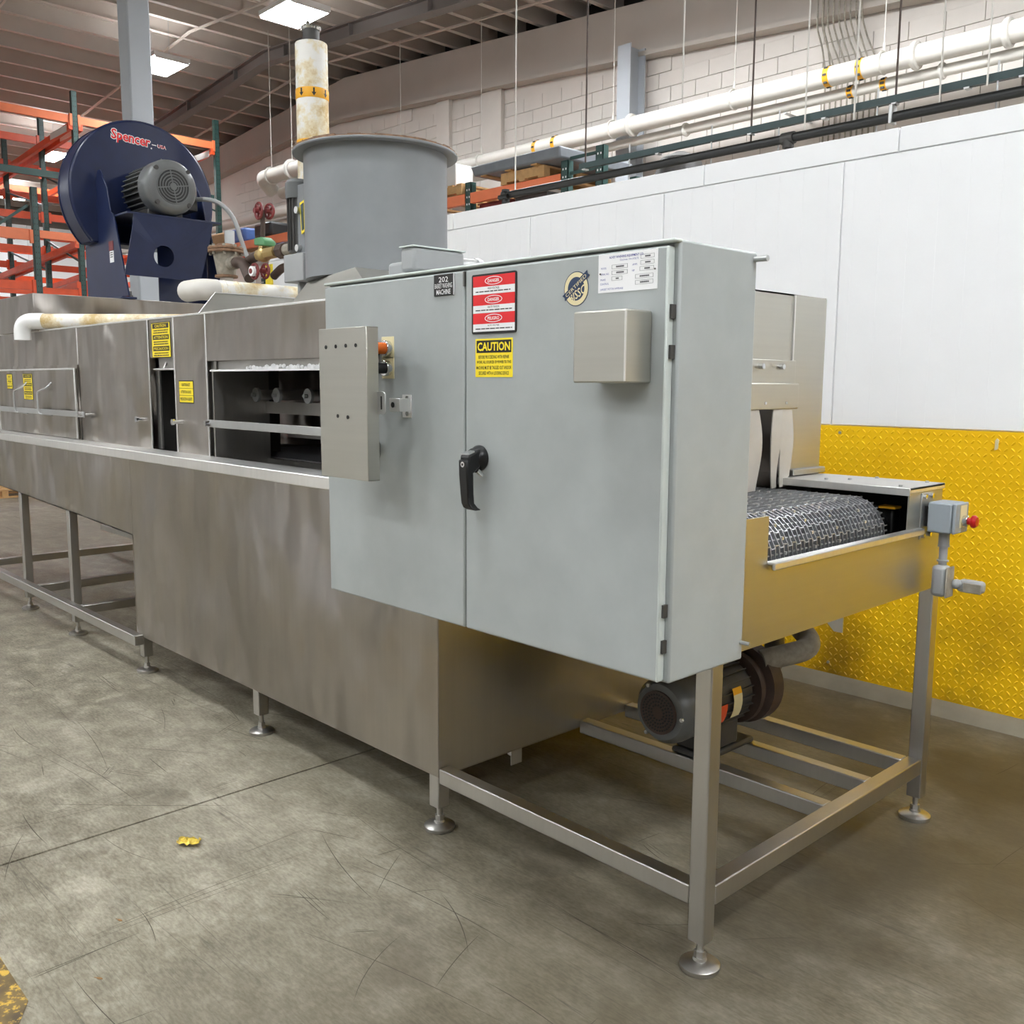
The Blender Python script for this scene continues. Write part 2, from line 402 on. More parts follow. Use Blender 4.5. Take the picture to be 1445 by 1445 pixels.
# floor: slabs between control joints
floor = ob('floor', MB().box(-32, 9, -11, 13, -0.2, -0.012), 'dark_void'); tag(floor, kind='structure')
for x0, x1 in ((-32, -21), (-21, -12.2), (-12.2, -3.335), (-3.329, 3.0), (3.0, 9)):
    for y0, y1 in ((-11, -4.5), (-4.5, 4.66), (4.66, 13)):
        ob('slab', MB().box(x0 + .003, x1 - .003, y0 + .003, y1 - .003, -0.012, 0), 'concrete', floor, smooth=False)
mk = MB(); mk.prism([(-4.6, .30, .0002), (-2.50, .30, .0002), (-2.44, .62, .0002), (-2.52, .665, .0002), (-3.0, .672, .0002), (-4.6, .69, .0002)], (0, 0, .001))
ob('marking', mk, 'worn_marking', floor)['label'] = 'worn yellow paint strip on the concrete'

sm = MB(); rs = random.Random(11)
def scratch_line(x, y, ang, ln, wd, bend):
    n = 7; V = []; px_, py_ = x, y
    for i in range(n + 1):
        a = ang + bend * (i / n - .5); c, q = math.cos(a), math.sin(a); h = wd * (1 - abs(2 * i / n - 1) ** 3) + .0002
        V += [(px_ - q * h, py_ + c * h, .0003), (px_ + q * h, py_ - c * h, .0003)]; px_ += c * ln / n; py_ += q * ln / n
    sm._a(V, [(2 * i, 2 * i + 1, 2 * i + 3, 2 * i + 2) for i in range(n)])
for _ in range(330):
    x, y = rs.uniform(-7.5, -.3), rs.uniform(-.2, 2.3) if rs.random() < .8 else rs.uniform(2.3, 4.4)
    k_ = rs.random(); ang = rs.gauss(.05, .22) if k_ < .62 else (rs.gauss(1.2, .5) if k_ < .85 else rs.uniform(-1.6, 1.6))
    ln = rs.uniform(.06, .35) if rs.random() < .8 else rs.uniform(.35, .8)
    scratch_line(x, y, ang, ln, rs.uniform(.0006, .0013), rs.gauss(0, .25))
    if rs.random() < .25:
        for d_ in (.012, .022): scratch_line(x + rs.uniform(-.03, .03), y + d_, ang + rs.gauss(0, .03), ln * rs.uniform(.5, 1), .0007, 0)
tag(ob('scuff_marks', sm, 'scuff', floor, smooth=False), kind='stuff')
# roof: corrugated deck, purlins along Y, bridging bars and girders along X
ceiling = ob('ceiling', MB(), 'roof_deck'); 
d = MB()
for (xa, xb) in ((-33, XR), (XR, 9)):
    za, zb = zr(xa) + .30, zr(xb) + .30
    y = -11.0; prof = []
    while y < 13.2:
        prof += [(y, 0), (y + .10, 0), (y + .13, .045), (y + .19, .045)]; y += .22
    n = len(prof); V = [(xa, a, za + b) for a, b in prof] + [(xb, a, zb + b) for a, b in prof]
    d._a(V, [(i, i + 1, n + i + 1, n + i) for i in range(n - 1)])
    d._a([(xa, -11, za + .3), (xb, -11, zb + .3), (xb, 13.2, zb + .3), (xa, 13.2, za + .3)], [(0, 1, 2, 3)])
bpy.data.objects.remove(ceiling); ceiling = ob('ceiling', d, 'roof_deck', smooth=False); tag(ceiling, kind='structure')
pm = MB(); L0, L1 = -10.5, 11.95
pm.box(-.006, .006, L0, L1, 0, .28); pm.box(-.045, .045, L0, L1, 0, .014); pm.box(-.045, .045, L0, L1, .27, .29)
pur0 = ob('purlin', pm, 'purlin', ceiling, smooth=False); first = True
k = -22
while True:
    x = XR + .36 + .72 * k; k += 1
    if x < -32: continue
    if x > 8.5: break
    if first: pur0.location = (x, 0, zr(x)); first = False
    else: inst(pur0, ceiling, (x, 0, zr(x)))
for yb in (10.75, 8.15, 5.3, 2.0, -2.0):
    m = MB()
    m.bar((-31, yb, zr(-31) - .01), (XR, yb, zr(XR) - .01), .04, .03); m.bar((XR, yb, zr(XR) - .01), (8, yb, zr(8) - .01), .04, .03)
    ob('bridging_bar', m, 'purlin', ceiling, smooth=False)
for yg in (9.65, -1.5):
    for xa, xb in ((-31.5, XR), (XR, 8.5)):
        m = MB(); za, zb = zr(xa) - .24, zr(xb) - .24
        m.bar((xa, yg, za + .01), (xb, yg, zb + .01), .20, .02); m.bar((xa, yg, za + .23), (xb, yg, zb + .23), .20, .02); m.bar((xa, yg, za + .12), (xb, yg, zb + .12), .02, .22)
        q = xa + .8
        while q < xb:
            zz = zr(q) - .24; m.box(q - .01, q + .01, yg - .09, yg + .09, zz + .02, zz + .22); q += 2.1
        ob('girder', m, 'girder', ceiling, smooth=False)

# back wall of painted blocks with a band on top
YW = 11.5
wall_back = ob('wall_back', MB().box(-32, 8.5, YW + .012, YW + .25, 0, 7.0), 'cream'); tag(wall_back, kind='structure')
def zl(x):   # ledge under the band
    return 6.90 - .074 * abs(x + 17.6)
bm_ = MB()
for xa, xb in ((-32, -17.0), (-17.0, 8.5)):
    bm_.hexa([(xa, YW - .10, zl(xa) + .06), (xb, YW - .10, zl(xb) + .06), (xb, YW + .24, zl(xb) + .06), (xa, YW + .24, zl(xa) + .06),
              (xa, YW - .10, zr(xa) - .10), (xb, YW - .10, zr(xb) - .10), (xb, YW + .24, zr(xb) - .10), (xa, YW + .24, zr(xa) - .10)])
ob('band', bm_, 'band_grey', wall_back, smooth=False)
lm = MB()
for xa, xb in ((-32, -17.6), (-17.6, 8.5)):
    lm.bar((xa, YW - .12, zl(xa) + .03), (xb, YW - .12, zl(xb) + .03), .22, .06)
ob('ledge', lm, 'band_grey', wall_back, smooth=False)
# dark closure above the band between the purlins
ob('closure', MB().box(-32, 8.5, YW + .5, YW + .6, 5.5, 8.3), 'dark_void', wall_back)
# blocks: the 300 that show largest one by one, the rest joined
BL, BH = .432, .2160
blk = ob('block', MB().box(-BL / 2 + .004, BL / 2 - .004, -.012, .012, -BH / 2 + .004, BH / 2 - .004), 'cream', wall_back, bevel=.003, smooth=False, seg=1)
cnt = 0; rest = MB(); firstb = True
rows = [i for i in range(12, 34)]
cells = []
for r_ in rows:
    z = (r_ + .5) * BH
    for c_ in range(-50, -6):
        x = (c_ + (.5 if r_ % 2 else 0)) * BL
        if z + BH / 2 > zl(x) - .0: continue
        cells.append((abs(x + 3.0) + max(0, 2.9 - z) * 8, x, z))
cells.sort()
for _, x, z in cells:
    if cnt < 290:
        if cnt == 0: blk.location = (x, YW, z)
        else: inst(blk, wall_back, (x, YW, z))
        cnt += 1
    else: rest.box(x - BL / 2 + .004, x + BL / 2 - .004, YW - .012, YW + .012, z - BH / 2 + .004, z + BH / 2 - .004)
tag(ob('blocks', rest, 'cream', wall_back, smooth=False), kind='stuff')
# pilasters and the grey steel column on the back wall
for x, w_ in ((-13.9, .36), (-12.6, .5), (-18.8, .3)):
    ob('pilaster', MB().box(x - w_ / 2, x + w_ / 2, YW - .09, YW, 0, zl(x)), 'cream', wall_back, bevel=.01)
def hcolumn(name, x, y, z1, w_, dp, flange_axis, parent=None):
    m = MB(); tf = .022
    if flange_axis == 'Y':
        m.box(x - w_ / 2, x + w_ / 2, y - dp / 2, y - dp / 2 + tf, 0, z1); m.box(x - w_ / 2, x + w_ / 2, y + dp / 2 - tf, y + dp / 2, 0, z1); m.box(x - .008, x + .008, y - dp / 2 + tf, y + dp / 2 - tf, 0, z1)
    else:
        m.box(x - dp / 2, x - dp / 2 + tf, y - w_ / 2, y + w_ / 2, 0, z1); m.box(x + dp / 2 - tf, x + dp / 2, y - w_ / 2, y + w_ / 2, 0, z1); m.box(x - dp / 2 + tf, x + dp / 2 - tf, y - .008, y + .008, 0, z1)
    return ob(name, m, 'column_grey', parent, smooth=False)
c_ = hcolumn('column', -9.30, 11.14, 6.38, .24, .34, 'Y'); tag(c_, kind='structure')
c2 = ob('column', MB().box(-10.86, -10.6, 4.385, 4.64, 0, 7.2), 'column_grey', bevel=.02); tag(c2, kind='structure')
b_ = ob('base_plate', MB().box(-10.95, -10.5, 4.29, 4.74, 0, .02), 'column_grey', c2)

# outer walls
wl = ob('wall_left', MB().box(-31.6, -31.3, -11, 11.4, 6.2, 7.4), 'wall_tan'); tag(wl, kind='structure')
for i in range(13):
    y0 = -11 + i * 1.72
    ob('panel', MB().box(-31.5, -31.3, y0 + .006, min(y0 + 1.714, 11.4), 0, 6.2), 'white_panel', wl)
wr = ob('wall_right', MB().box(8.5, 8.8, -11, 11.4, 0, 6.6), 'wall_tan'); tag(wr, kind='structure')
wf = ob('wall_front', MB().box(-32, 8.5, -11.2, -10.9, 0, 7.6), 'wall_tan'); tag(wf, kind='structure')

# unseen white partition added across the aisle to reflect in the tank front
wo_ = ob('wall_reflector', MB().box(-17.0, -6.0, -6.3, -6.15, 0, 3.2), 'white_panel'); tag(wo_, kind='structure')
for i in range(10): ob('wall_panel', MB().box(-17.0 + 1.1 * i + .004, -15.9 + 1.1 * i - .004, -6.15, -6.12, .1, 3.18), 'white_panel', wo_)
# insulated white partition with tread plate wainscot
YP = 4.68
wp = ob('wall_partition', MB().box(-8.30, 3.4, YP + .012, YP + .13, 0.05, 2.835), 'white_panel'); tag(wp, kind='structure')
def pn(name, x0, x1, z0, z1, m='white_panel', y0=YP): return ob(name, MB().box(x0 + .004, x1 - .004, y0, YP + .05, z0 + .003, z1 - .003), m, wp, bevel=.003)
xs = [-8.30, -7.05, -5.90, -4.77, -3.635, -2.496, -1.36, -.22, .92, 2.06, 3.4]
for a, b in zip(xs, xs[1:]):
    pn('wall_panel', a, b, 1.392, 2.725)
xs2 = [-8.30, -6.6, -5.58, -3.354, -2.215, -.1, 2.0, 3.4]
for a, b in zip(xs2, xs2[1:]): pn('top_panel', a, b, 2.725, 2.845)
ob('corner_guard', MB().box(-8.34, -8.22, YP - .012, YP + .14, .05, 2.70), 'sign_yellow', wp)['label'] = 'yellow corner guard'
# fine vertical ribs of the white panels
rb = MB()
for i in range(70):
    x = -6.0 + i * .1425
    rb.box(x - .0035, x + .0035, YP - .0012, YP, 1.40, 2.72)
tag(ob('panel_ribs', rb, 'white_panel', wp), kind='stuff')
# tread plate sheets and their raised lugs
PITCH_T = .030
for a, b in ((-8.25, -6.10), (-6.10, -3.66), (-3.66, -1.22), (-1.22, 1.22), (1.22, 3.38)):
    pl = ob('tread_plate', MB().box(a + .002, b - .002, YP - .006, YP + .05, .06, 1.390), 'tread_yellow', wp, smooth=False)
    if b < -3.7 or a > 1: continue
    lug = MB(); 
    i0, i1 = int(math.ceil((a + .02) / PITCH_T)), int(math.floor((b - .02) / PITCH_T))
    if a > -1.3: i1 = min(i1, 12)
    j = 0
    while .075 + j * PITCH_T < 1.375:
        z = .078 + j * PITCH_T
        for i in range(i0, i1 + 1):
            x = i * PITCH_T; s_ = 1 if (i + j) % 2 else -1
            L, W, H = .0138, .0048, .0042
            c, q = math.cos(PI / 4 * s_), math.sin(PI / 4 * s_)
            P = lambda u_, v_, h_: (x + u_ * c - v_ * q, YP - .006 - h_, z + u_ * q + v_ * c)
            lug._a([P(-L, 0, 0), P(-L * .45, W, 0), P(L * .45, W, 0), P(L, 0, 0), P(L * .45, -W, 0), P(-L * .45, -W, 0),
                    P(-L * .5, W * .3, H), P(L * .5, W * .3, H), P(L * .5, -W * .3, H), P(-L * .5, -W * .3, H)],
                   [(0, 1, 6), (1, 2, 7, 6), (2, 3, 7), (3, 8, 7), (3, 4, 8), (4, 5, 9, 8), (5, 0, 9), (0, 6, 9), (6, 7, 8, 9)])
        j += 1
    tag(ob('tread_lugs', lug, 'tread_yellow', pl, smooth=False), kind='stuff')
    bs = MB()
    for xx in (a + .08, (a + b) / 2, b - .08):
        for zz in (.12, .72, 1.355): bs.bolt((xx, YP - .006, zz), (0, -1, 0), .009, .006)
    ob('screws', bs, 'zinc', pl)
ob('splinter', MB().prism([(-1.668, YP - .014, 1.305), (-1.654, YP - .014, 1.31), (-1.652, YP - .014, 1.352), (-1.66, YP - .014, 1.36), (-1.667, YP - .014, 1.35)], (0, .01, 0)), 'sign_cream', wp)
bb = ob('baseboard_back', MB().prism([(-8.4, 4.59, 0), (-8.4, YP + .1, 0), (-8.4, YP + .1, .062), (-8.4, 4.66, .06), (-8.4, 4.63, .045)], (11.8, 0, 0)), 'curb'); tag(bb, kind='structure')

# ================================================================== lamps
def lamp_fixture(x, y, z, label, group, sx=.9, sy=.62):
    t_ = thing('ceiling_lamp', label, 'lamp', (x, y, z), group)
    m = MB(); m.box(x - sx / 2 - .02, x + sx / 2 + .02, y - sy / 2 - .02, y + sy / 2 + .02, z, z + .07)
    m.box(x - sx / 2 - .02, x - sx / 2, y - sy / 2, y + sy / 2, z - .03, z); m.box(x + sx / 2, x + sx / 2 + .02, y - sy / 2, y + sy / 2, z - .03, z)
    ob('housing', m, 'sign_white', t_)
    ob('diffuser', MB().box(x - sx / 2 + .005, x + sx / 2 - .005, y - sy / 2, y + sy / 2, z - .025, z - .002), 'lamp', t_)
    ob('added_uplight_strip', MB().box(x - sx * .3, x + sx * .3, y - .05, y + .05, z + .0705, z + .074), 'added_uplight', t_)  # emissive strip added on the housing to brighten the roof
    r_ = MB(); h = zr(x) - .0
    for dx in (-.35, .35): r_.cyl((x + dx, y, z + .07), (x + dx, y, h + .02), .004, n=6)
    ob('hanger', r_, 'zinc', t_)
    return t_
lamp_fixture(-13.13, 7.95, 7.02, 'bright square ceiling lamp above the white insulated pipe with arrow bands', None, .86, .64)
lamp_fixture(-17.0, 7.6, 7.08, 'bright ceiling lamp half hidden by the grey steel column', None, .9, .6)
lamp_fixture(-23.2, 7.7, 6.6, 'long ceiling lamp glowing behind the orange rack beams', None, 1.1, .6)
ORD = ['first', 'second', 'third', 'fourth', 'fifth', 'sixth', 'seventh', 'eighth', 'ninth']
for yy, rw, xl in ((.45, 'row nearest the washer', (-6.4, -2.2, 2.0)), (-4.2, 'middle row', (-25.5, -21.3, -17.1, -12.9, -8.7, -4.5, -.3, 3.9)), (-7.6, 'row farthest from the washer', (-25.5, -21.3, -17.1, -12.9, -8.7, -4.5, -.3, 3.9))):
    for n_, xx in enumerate(xl):
        lamp_fixture(xx, yy, min(zr(xx) - .55, 6.9), 'open floor ceiling lamp, %s from the far rack, %s' % (ORD[n_], rw), 'ceiling lamps over the open floor')
for n_, (xx, yy) in enumerate(((1.9, 2.6), (5.2, 2.6), (6.4, 0.8))):
    lamp_fixture(xx, yy, zr(xx) - .5, 'white ceiling lamp over the aisle end, %s from the discharge conveyor' % ORD[n_], 'ceiling lamps beyond the discharge end')
for n_, xx in enumerate((-9.6, -8.0, -6.4, -4.8, -3.2, -1.6, 0.4, 2.4)):  # unseen row, extra lamps added to brighten the block wall
    lamp_fixture(xx, 8.4, zr(xx) - .55, 'unseen fill lamp behind the white partition, %s from the grey wall column' % ORD[n_], 'unseen fill lamps behind the partition')
for n_, yy in enumerate((8.6, 4.5, 1.5)): lamp_fixture(-28.6, yy, 6.55, 'added fill lamp far off behind the pallet rack, %s from the block wall' % ORD[n_], 'added fill lamps behind the rack')  # unseen lamps added to brighten the far wall panels
# ================================================================== WASHER
YF, YH, YB, XE, XT, XH, ZL, ZT = 2.04, 2.16, 3.45, -1.387, -2.524, -1.885, 1.235, 1.93
XL = -9.6
W = thing('basket_washer', 'long stainless steel basket washing machine with conveyor, raised on tube legs', 'machine', (-3.8, 2.7, 0))
def wo(name, mb, mat='steel', parent=None, **k): return ob(name, mb, mat, parent or W, **k)
S = .006
# deep tank (open on top)
m = MB()
m.box(-5.165, XT, YF, YF + S, .212, 1.218); m.box(-5.165, XT, YB - S, YB, .212, 1.218)
m.box(-5.165, -5.165 + S, YF + S, YB - S, .212, 1.218); m.box(-5.165, XT, YF, YB, .206, .214)
wo('tank', m, bevel=.002)
wo('tank_end_plate', MB().box(XT - S, XT, YF + S, YB - S, .212, 1.218), 'steel_end')
m = MB()   # welded seam strips at the corners
m.cyl((XT - .001, YF + .001, .212), (XT - .001, YF + .001, 1.2), .004, n=8); m.cyl((-5.165, YF, .212), (-5.165, YF, .765), .004, n=8)
wo('weld_bead', m)
# long shallow tank to the left
m = MB(); zb = lambda x: .765 + .033 * (-5.165 - x)
for y in (YF, YB - S): m.prism([(XL, y, zb(XL)), (-5.165, y, .765), (-5.165, y, 1.218), (XL, y, 1.218)], (0, S, 0))
m.prism([(XL, YF, zb(XL)), (-5.165, YF, .765), (-5.165, YF, .771), (XL, YF, zb(XL) + .006)], (0, YB - YF, 0))
m.box(XL, XL + S, YF, YB, zb(XL), 1.218)
wo('drain_trough', m)
# ledge round the top
m = MB(); m.box(XL, XT - .002, YF - .025, YH + .01, 1.218, ZL); m.box(XL, XT - .002, YF - .028, YF - .018, 1.185, ZL)
wo('ledge', m, 'steel_bright', bevel=.004)
# hood front: panels round the openings
def hp(x0, x1, z0, z1, y0=YH, m='steel', nm='hood_panel'):
    return wo(nm, MB().box(x0 + .001, x1 - .001, y0, y0 + S, z0, z1), m, bevel=.0015)
hp(XL, -7.80, ZL, ZT); hp(-7.80, -6.195, 1.695, ZT); hp(-6.195, -5.135, ZL, ZT); hp(-5.135, -4.815, 1.725, ZT, YH + .004)
hp(-4.815, -4.455, ZL, ZT); hp(-4.455, -2.95, 1.70, ZT); hp(-2.95, XH, ZL, ZT)
m = MB()   # bright folded edges (seams) of the panels
for x in (-6.195, -5.135, -4.815, -4.455): m.box(x - .005, x + .005, YH - .004, YH + .002, ZL + (.46 if x in (-5.0,) else 0), ZT)
m.box(XL, XH, YH - .004, YH + .01, ZT - .004, ZT + .006)
wo('seam', m, 'steel_bright', bevel=.0015)
wo('hood_top', MB().box(XL, XH, YH + S, YB, ZT - S, ZT))
wo('hood_back', MB().box(XL, XH, YB - S, YB, ZL - .03, ZT))
m = MB(); m.box(XL, XL + S, YH, YB, ZL, 1.25); m.box(XL, XL + S, YH, YB, 1.62, ZT); wo('hood_end', m)
# discharge end of the hood
yo0, yo1 = 2.30, 3.215
m = MB(); m.box(XH - S, XH, YH + S, yo0, .9, ZT); m.box(XH - S, XH, yo0, yo1, 1.60, ZT); wo('end_panel', m, 'steel_satin')
wo('end_panel', MB().box(XH - S + .001, XH + .002, yo1, YB, ZL, ZT - .004), 'steel_satin')
wo('seam', MB().box(XH, XH + .006, yo1 - .004, yo1 + .004, 1.60, ZT - .004), 'steel_bright')
wo('foot_flange', MB().box(XH, XH + .03, yo1, YB, 1.262, 1.285), 'steel_satin', bevel=.004)
cb = wo('curtain_bracket', MB().box(XH, XH + .012, 2.26, yo1 + .012, 1.515, 1.69), 'steel_satin', bevel=.003)
m = MB(); m.box(XH + .010, XH + .028, 2.26, yo1 + .014, 1.512, 1.606); ob('clamp_strip', m, 'steel_satin', cb, bevel=.004)
m = MB()
for y in (2.5, 2.75, 2.98, 3.115): m.cyl((XH + .012, y, 1.665), (XH + .03, y, 1.665), .010, n=10)
for y in (2.5, 2.75, 3.0, 3.14): m.bolt((XH + .028, y, 1.535), (1, 0, 0), .006, .004)
ob('bolts', m, 'chrome', cb)
def strip(y0, wd, lean, bow, ph, zbot):
    n = 12; V = []; 
    for i in range(n + 1):
        t_ = i / n; z = 1.52 + (zbot - 1.52) * t_
        xo = XH + .018 + bow * math.sin(t_ * PI * 1.2 + ph) * t_ + .012 * t_ ** 2
        yy = y0 + lean * math.sin(t_ * PI * .9)
        for (a, b) in ((0, 0), (wd, .012 * math.sin(t_ * 4 + ph)), (wd, .012 * math.sin(t_ * 4 + ph) - .004), (0, -.004)): V.append((xo + b, yy + a, z))
    F = [(i * 4 + k, i * 4 + (k + 1) % 4, i * 4 + 4 + (k + 1) % 4, i * 4 + 4 + k) for i in range(n) for k in range(4)] + [(0, 1, 2, 3), (n * 4, n * 4 + 3, n * 4 + 2, n * 4 + 1)]
    mm = MB(); mm._a(V, F); return mm
for i, a in enumerate(((2.30, .10, .01, .008, 0, 1.225), (2.41, .10, -.01, .008, 1, 1.225), (2.52, .1, .01, .006, .4, 1.225), (2.63, .1, 0, .006, 2, 1.225), (2.74, .08, .006, .006, .3, 1.225), (2.83, .068, .006, .006, 1.2, 1.225), (2.90, .072, .014, .004, .2, 1.222), (3.075, .050, -.012, .004, .6, 1.224), (3.122, .074, .0, .003, .1, 1.226))):
    wo('curtain_strip', strip(*a), 'curtain')

# discharge conveyor trough
m = MB(); m.box(XT, XE - .004, YF, YF + S, .885, 1.245); m.box(XT, XE - .004, YB - S - .03, YB - .03, .885, 1.25); m.box(XT, XE - .004, YF + S, YB - .036, .885, .890)
m.box(-2.45, XE - .004, YF, YF + .05, 1.240, 1.246)
wo('conveyor_frame', m)
ye = 3.42
m = MB(); m.prism([(XE, YF, .885), (XE, ye, .885), (XE, ye, 1.258), (XE, 3.155, 1.258), (XE, 3.155, 1.112), (XE, 2.285, 1.112), (XE, 2.285, 1.245), (XE, YF, 1.245)], (-.005, 0, 0))
wo('conveyor_end_plate', m, 'steel_satin')
m = MB(); m.box(XE - .012, XE + .022, 2.288, 3.245, 1.108, 1.116); m.box(XE + .012, XE + .022, 2.288, 3.245, 1.094, 1.116); wo('rolled_lip', m, 'steel_bright', bevel=.004)
m = MB(); m.box(XH + .002, XE + .004, 3.15, ye + .01, 1.250, 1.259); m.box(XH + .002, XE + .004, 3.148, 3.156, 1.232, 1.259); m.box(XE - .002, XE + .004, 3.15, ye + .01, 1.240, 1.259)
cv = wo('channel_cover', m, 'steel_bright', bevel=.002)
m = MB()
for p in ((-1.43, 3.18, 1.259), (-1.43, 3.39, 1.259), (-1.62, 3.40, 1.259), (-1.66, 3.27, 1.259), (-1.72, 3.21, 1.259)): m.bolt(p, (0, 0, 1), .007, .006)
ob('bolts', m, 'zinc', cv)
wo('channel_shade', MB().box(XH, XE - .006, YB - .05, YB - .037, .9, 1.24), 'dark_void')  # dark sheet that paints in the shade inside the channel
m = MB(); m.cyl((-1.56, 2.12, 1.10), (-1.56, 3.38, 1.10), .022, n=16)
for y in (2.32, 2.55, 2.8, 3.02): m.cyl((-1.56, y, 1.10), (-1.56, y + .03, 1.10), .10, n=24)
wo('drive_shaft', m, 'steel_dark')
wo('drive_drum', MB().cyl((-1.56, 2.20, 1.10), (-1.56, 3.10, 1.10), .098, n=40), 'conduit_grey')
wo('slider_bed', MB().box(-2.4, -1.57, 2.18, 3.12, 1.185, 1.197), 'conduit_grey')
m = MB(); m.box(-1.63, -1.49, 3.27, 3.33, 1.02, 1.17); m.cyl((-1.56, 3.24, 1.10), (-1.56, 3.35, 1.10), .06, n=20); be = wo('bearing', m, 'black', bevel=.01)
ob('bearing_label', MB().box(-1.53, -1.47, 3.235, 3.285, 1.172, 1.18), 'tape_orange', be)
# wire belt: one mesh per row of links
cbelt = wo('conveyor_belt', MB().box(-1.57, -1.55, 2.18, 3.10, 1.07, 1.10), 'steel_dark')
PT = .042; TW = .047
row = MB(); y = 2.18; zz = 0; i = 0
wv = [(0.0, 0)]
pts = []
while y < 3.115:
    a = (PT * .62) if i % 2 else -PT * .62
    pts += [(a, y), (a, y + TW * .40)]; y += TW * .5; i += 1
for (x0, y0), (x1, y1) in zip(pts, pts[1:]):
    row.bar((x0, y0, 0), (x1, y1, 0), .003, .015)
rod = MB(); rod.cyl((0, 2.16, 0), (0, 3.125, 0), .0032, n=6)
row.v += []; o_ = len(row.v); row._a(rod.v, rod.f)
base_c = wpos(cbelt)
lk = ob('link_row', row, 'belt_wire', cbelt, smooth=False)
lk0 = lk.location.copy()
mesh_off = Vector((0, 0, 0))
rad = .115; cx_, cz_ = -1.56, 1.10
spots = []
s_tot = 0
x = -1.56
while x > -2.12: spots.append((x, cz_ + rad, 0.0)); x -= PT
kk = 1
while kk * PT / rad < 2.6:
    an = kk * PT / rad; spots.append((cx_ + rad * math.sin(an), cz_ + rad * math.cos(an), an)); kk += 1
# re-centre the shared mesh on its own rod so that rows can be turned about it
for v in lk.data.vertices: v.co = v.co + base_c
for i, (x, z, an) in enumerate(spots):
    o = lk if i == 0 else lk.copy()
    if i: COL.objects.link(o); o.parent = cbelt
    o.location = (x - base_c.x, -base_c.y, z - base_c.z); o.rotation_euler = (0, an, 0)
st = MB()
for i in range(len(spots)): pass
for x_, z_, an in spots:
    for y_ in (2.33, 2.46, 2.63, 2.78, 2.97):
        c, q = math.cos(an), math.sin(an)
        st.box(x_ + q * .006 - .005, x_ + q * .006 + .005, y_, y_ + .010, z_ + c * .006 - .004, z_ + c * .006 + .005)
tag(ob('link_buttons', st, 'steel_bright', cbelt, smooth=False), kind='stuff')
# belt run inside the hood (joined)
m = MB(); x = -2.15
while x > -5.4:
    m.box(x - .003, x + .003, 2.54, 3.13, 1.20, 1.212); x -= .032
y = 2.54
while y < 3.13: m.box(-5.4, -2.15, y - .002, y + .002, 1.203, 1.209); y += .03
tag(wo('belt_run', m, 'belt_wire', smooth=False), kind='stuff')
# inside of the wash chamber
m = MB(); m.box(-4.52, -4.50, YH + S, 2.52, 1.0, ZT - S); m.box(-4.52, -4.50, 2.52, 3.35, 1.75, ZT - S); wo('chamber_wall', m, 'steel_tube')
m = MB(); m.box(-5.5, -2.0, 2.50, 2.52, 1.44, 1.50); m.box(-4.46, -2.0, 2.60, 2.63, 1.315, 1.345); m.box(-5.5, -2.0, 2.50, 2.53, 1.15, 1.205); wo('guide_rail', m, 'steel_tube')
for i in range(6):
    x = -4.555 + .292 * i
    if i == 0: x = -4.47
    sp_ = wo('spray_tube', MB().cyl((x, 2.44, 1.535), (x, 3.35, 1.535), .026, n=16), 'steel_tube')
    m = MB(); m.cyl((x, 2.425, 1.535), (x, 2.44, 1.535), .036, n=20); m.cyl((x, 2.405, 1.535), (x, 2.425, 1.535), .010, n=10); m.box(x - .02, x + .02, 2.41, 2.418, 1.531, 1.539); ob('end_cap', m, 'conduit_grey', sp_)
# window frame and crusted lower sill of the header
m = MB(); m.box(-4.455, -2.95, YH + .03, YH + .036, 1.655, 1.70); m.box(-4.45, -4.40, YH + .02, YH + .026, ZL, 1.70); m.box(-4.40, -4.392, YH + .0, YH + .05, ZL, 1.66); wo('window_frame', m, 'steel_tube')
m = MB(); m.box(-4.42, -2.95, YH - .002, YH + .03, 1.650, 1.658)
x = -4.1
while x < -3.0:
    m.ball((x, YH + .028, 1.66 + random.uniform(0, .012)), random.uniform(.008, .016), 8, (1.6, .5, 1)); x += .03
wo('sill_crust', m, 'sign_white')
m = MB(); m.box(-5.13, -5.08, YH + .03, YH + .04, ZL, 1.73); m.box(-4.84, -4.818, YH + .01, YH + .02, ZL, 1.73); m.box(-5.12, -4.82, YH + .03, YH + .036, 1.665, 1.73); m.cyl((-5.09, YH + .01, 1.664), (-4.82, YH + .01, 1.664), .006, n=8); m.cyl((-4.98, YH + .012, 1.664), (-4.98, YH + .03, 1.70), .006, n=8); wo('slot_frame', m, 'steel_tube')
m = MB(); m.box(-5.13, -5.125, YH + .04, 2.75, 1.1, 1.7); m.box(-4.82, -4.815, YH + .02, 2.75, 1.1, 1.7); m.box(-5.13, -4.815, 2.75, 2.76, 1.1, 1.7); wo('slot_liner', m, 'steel_dark')
# lift out doors' rails with hooks and end knobs
def lift_bar(x0, x1, z0, z1):
    b = wo('door_bar', MB().box(x0, x1, 2.095, 2.105, z0, z1), 'zinc', bevel=.002)
    m = MB()
    for x in (x0 + .03, x1 - .03):
        m.cyl((x, 2.095, (z0 + z1) / 2), (x, YH, (z0 + z1) / 2), .009, n=10); m.cyl((x, 2.07, (z0 + z1) / 2), (x, 2.095, (z0 + z1) / 2), .014, n=12)
    ob('knob', m, 'chrome', b); return b
lift_bar(-9.2, -5.97, 1.380, 1.416); lift_bar(-4.345, -2.75, 1.384, 1.420)
m = MB()
for x in (-5.20, -4.74): m.cyl((x, YH, 1.395), (x, YH - .05, 1.395), .010, n=10); m.cyl((x, YH - .05, 1.395), (x, YH - .062, 1.395), .016, n=12)
wo('knob', m, 'chrome')
dr = wo('side_door', MB().box(-7.785, -6.20, 2.135, 2.147, 1.240, 1.672), bevel=.003)
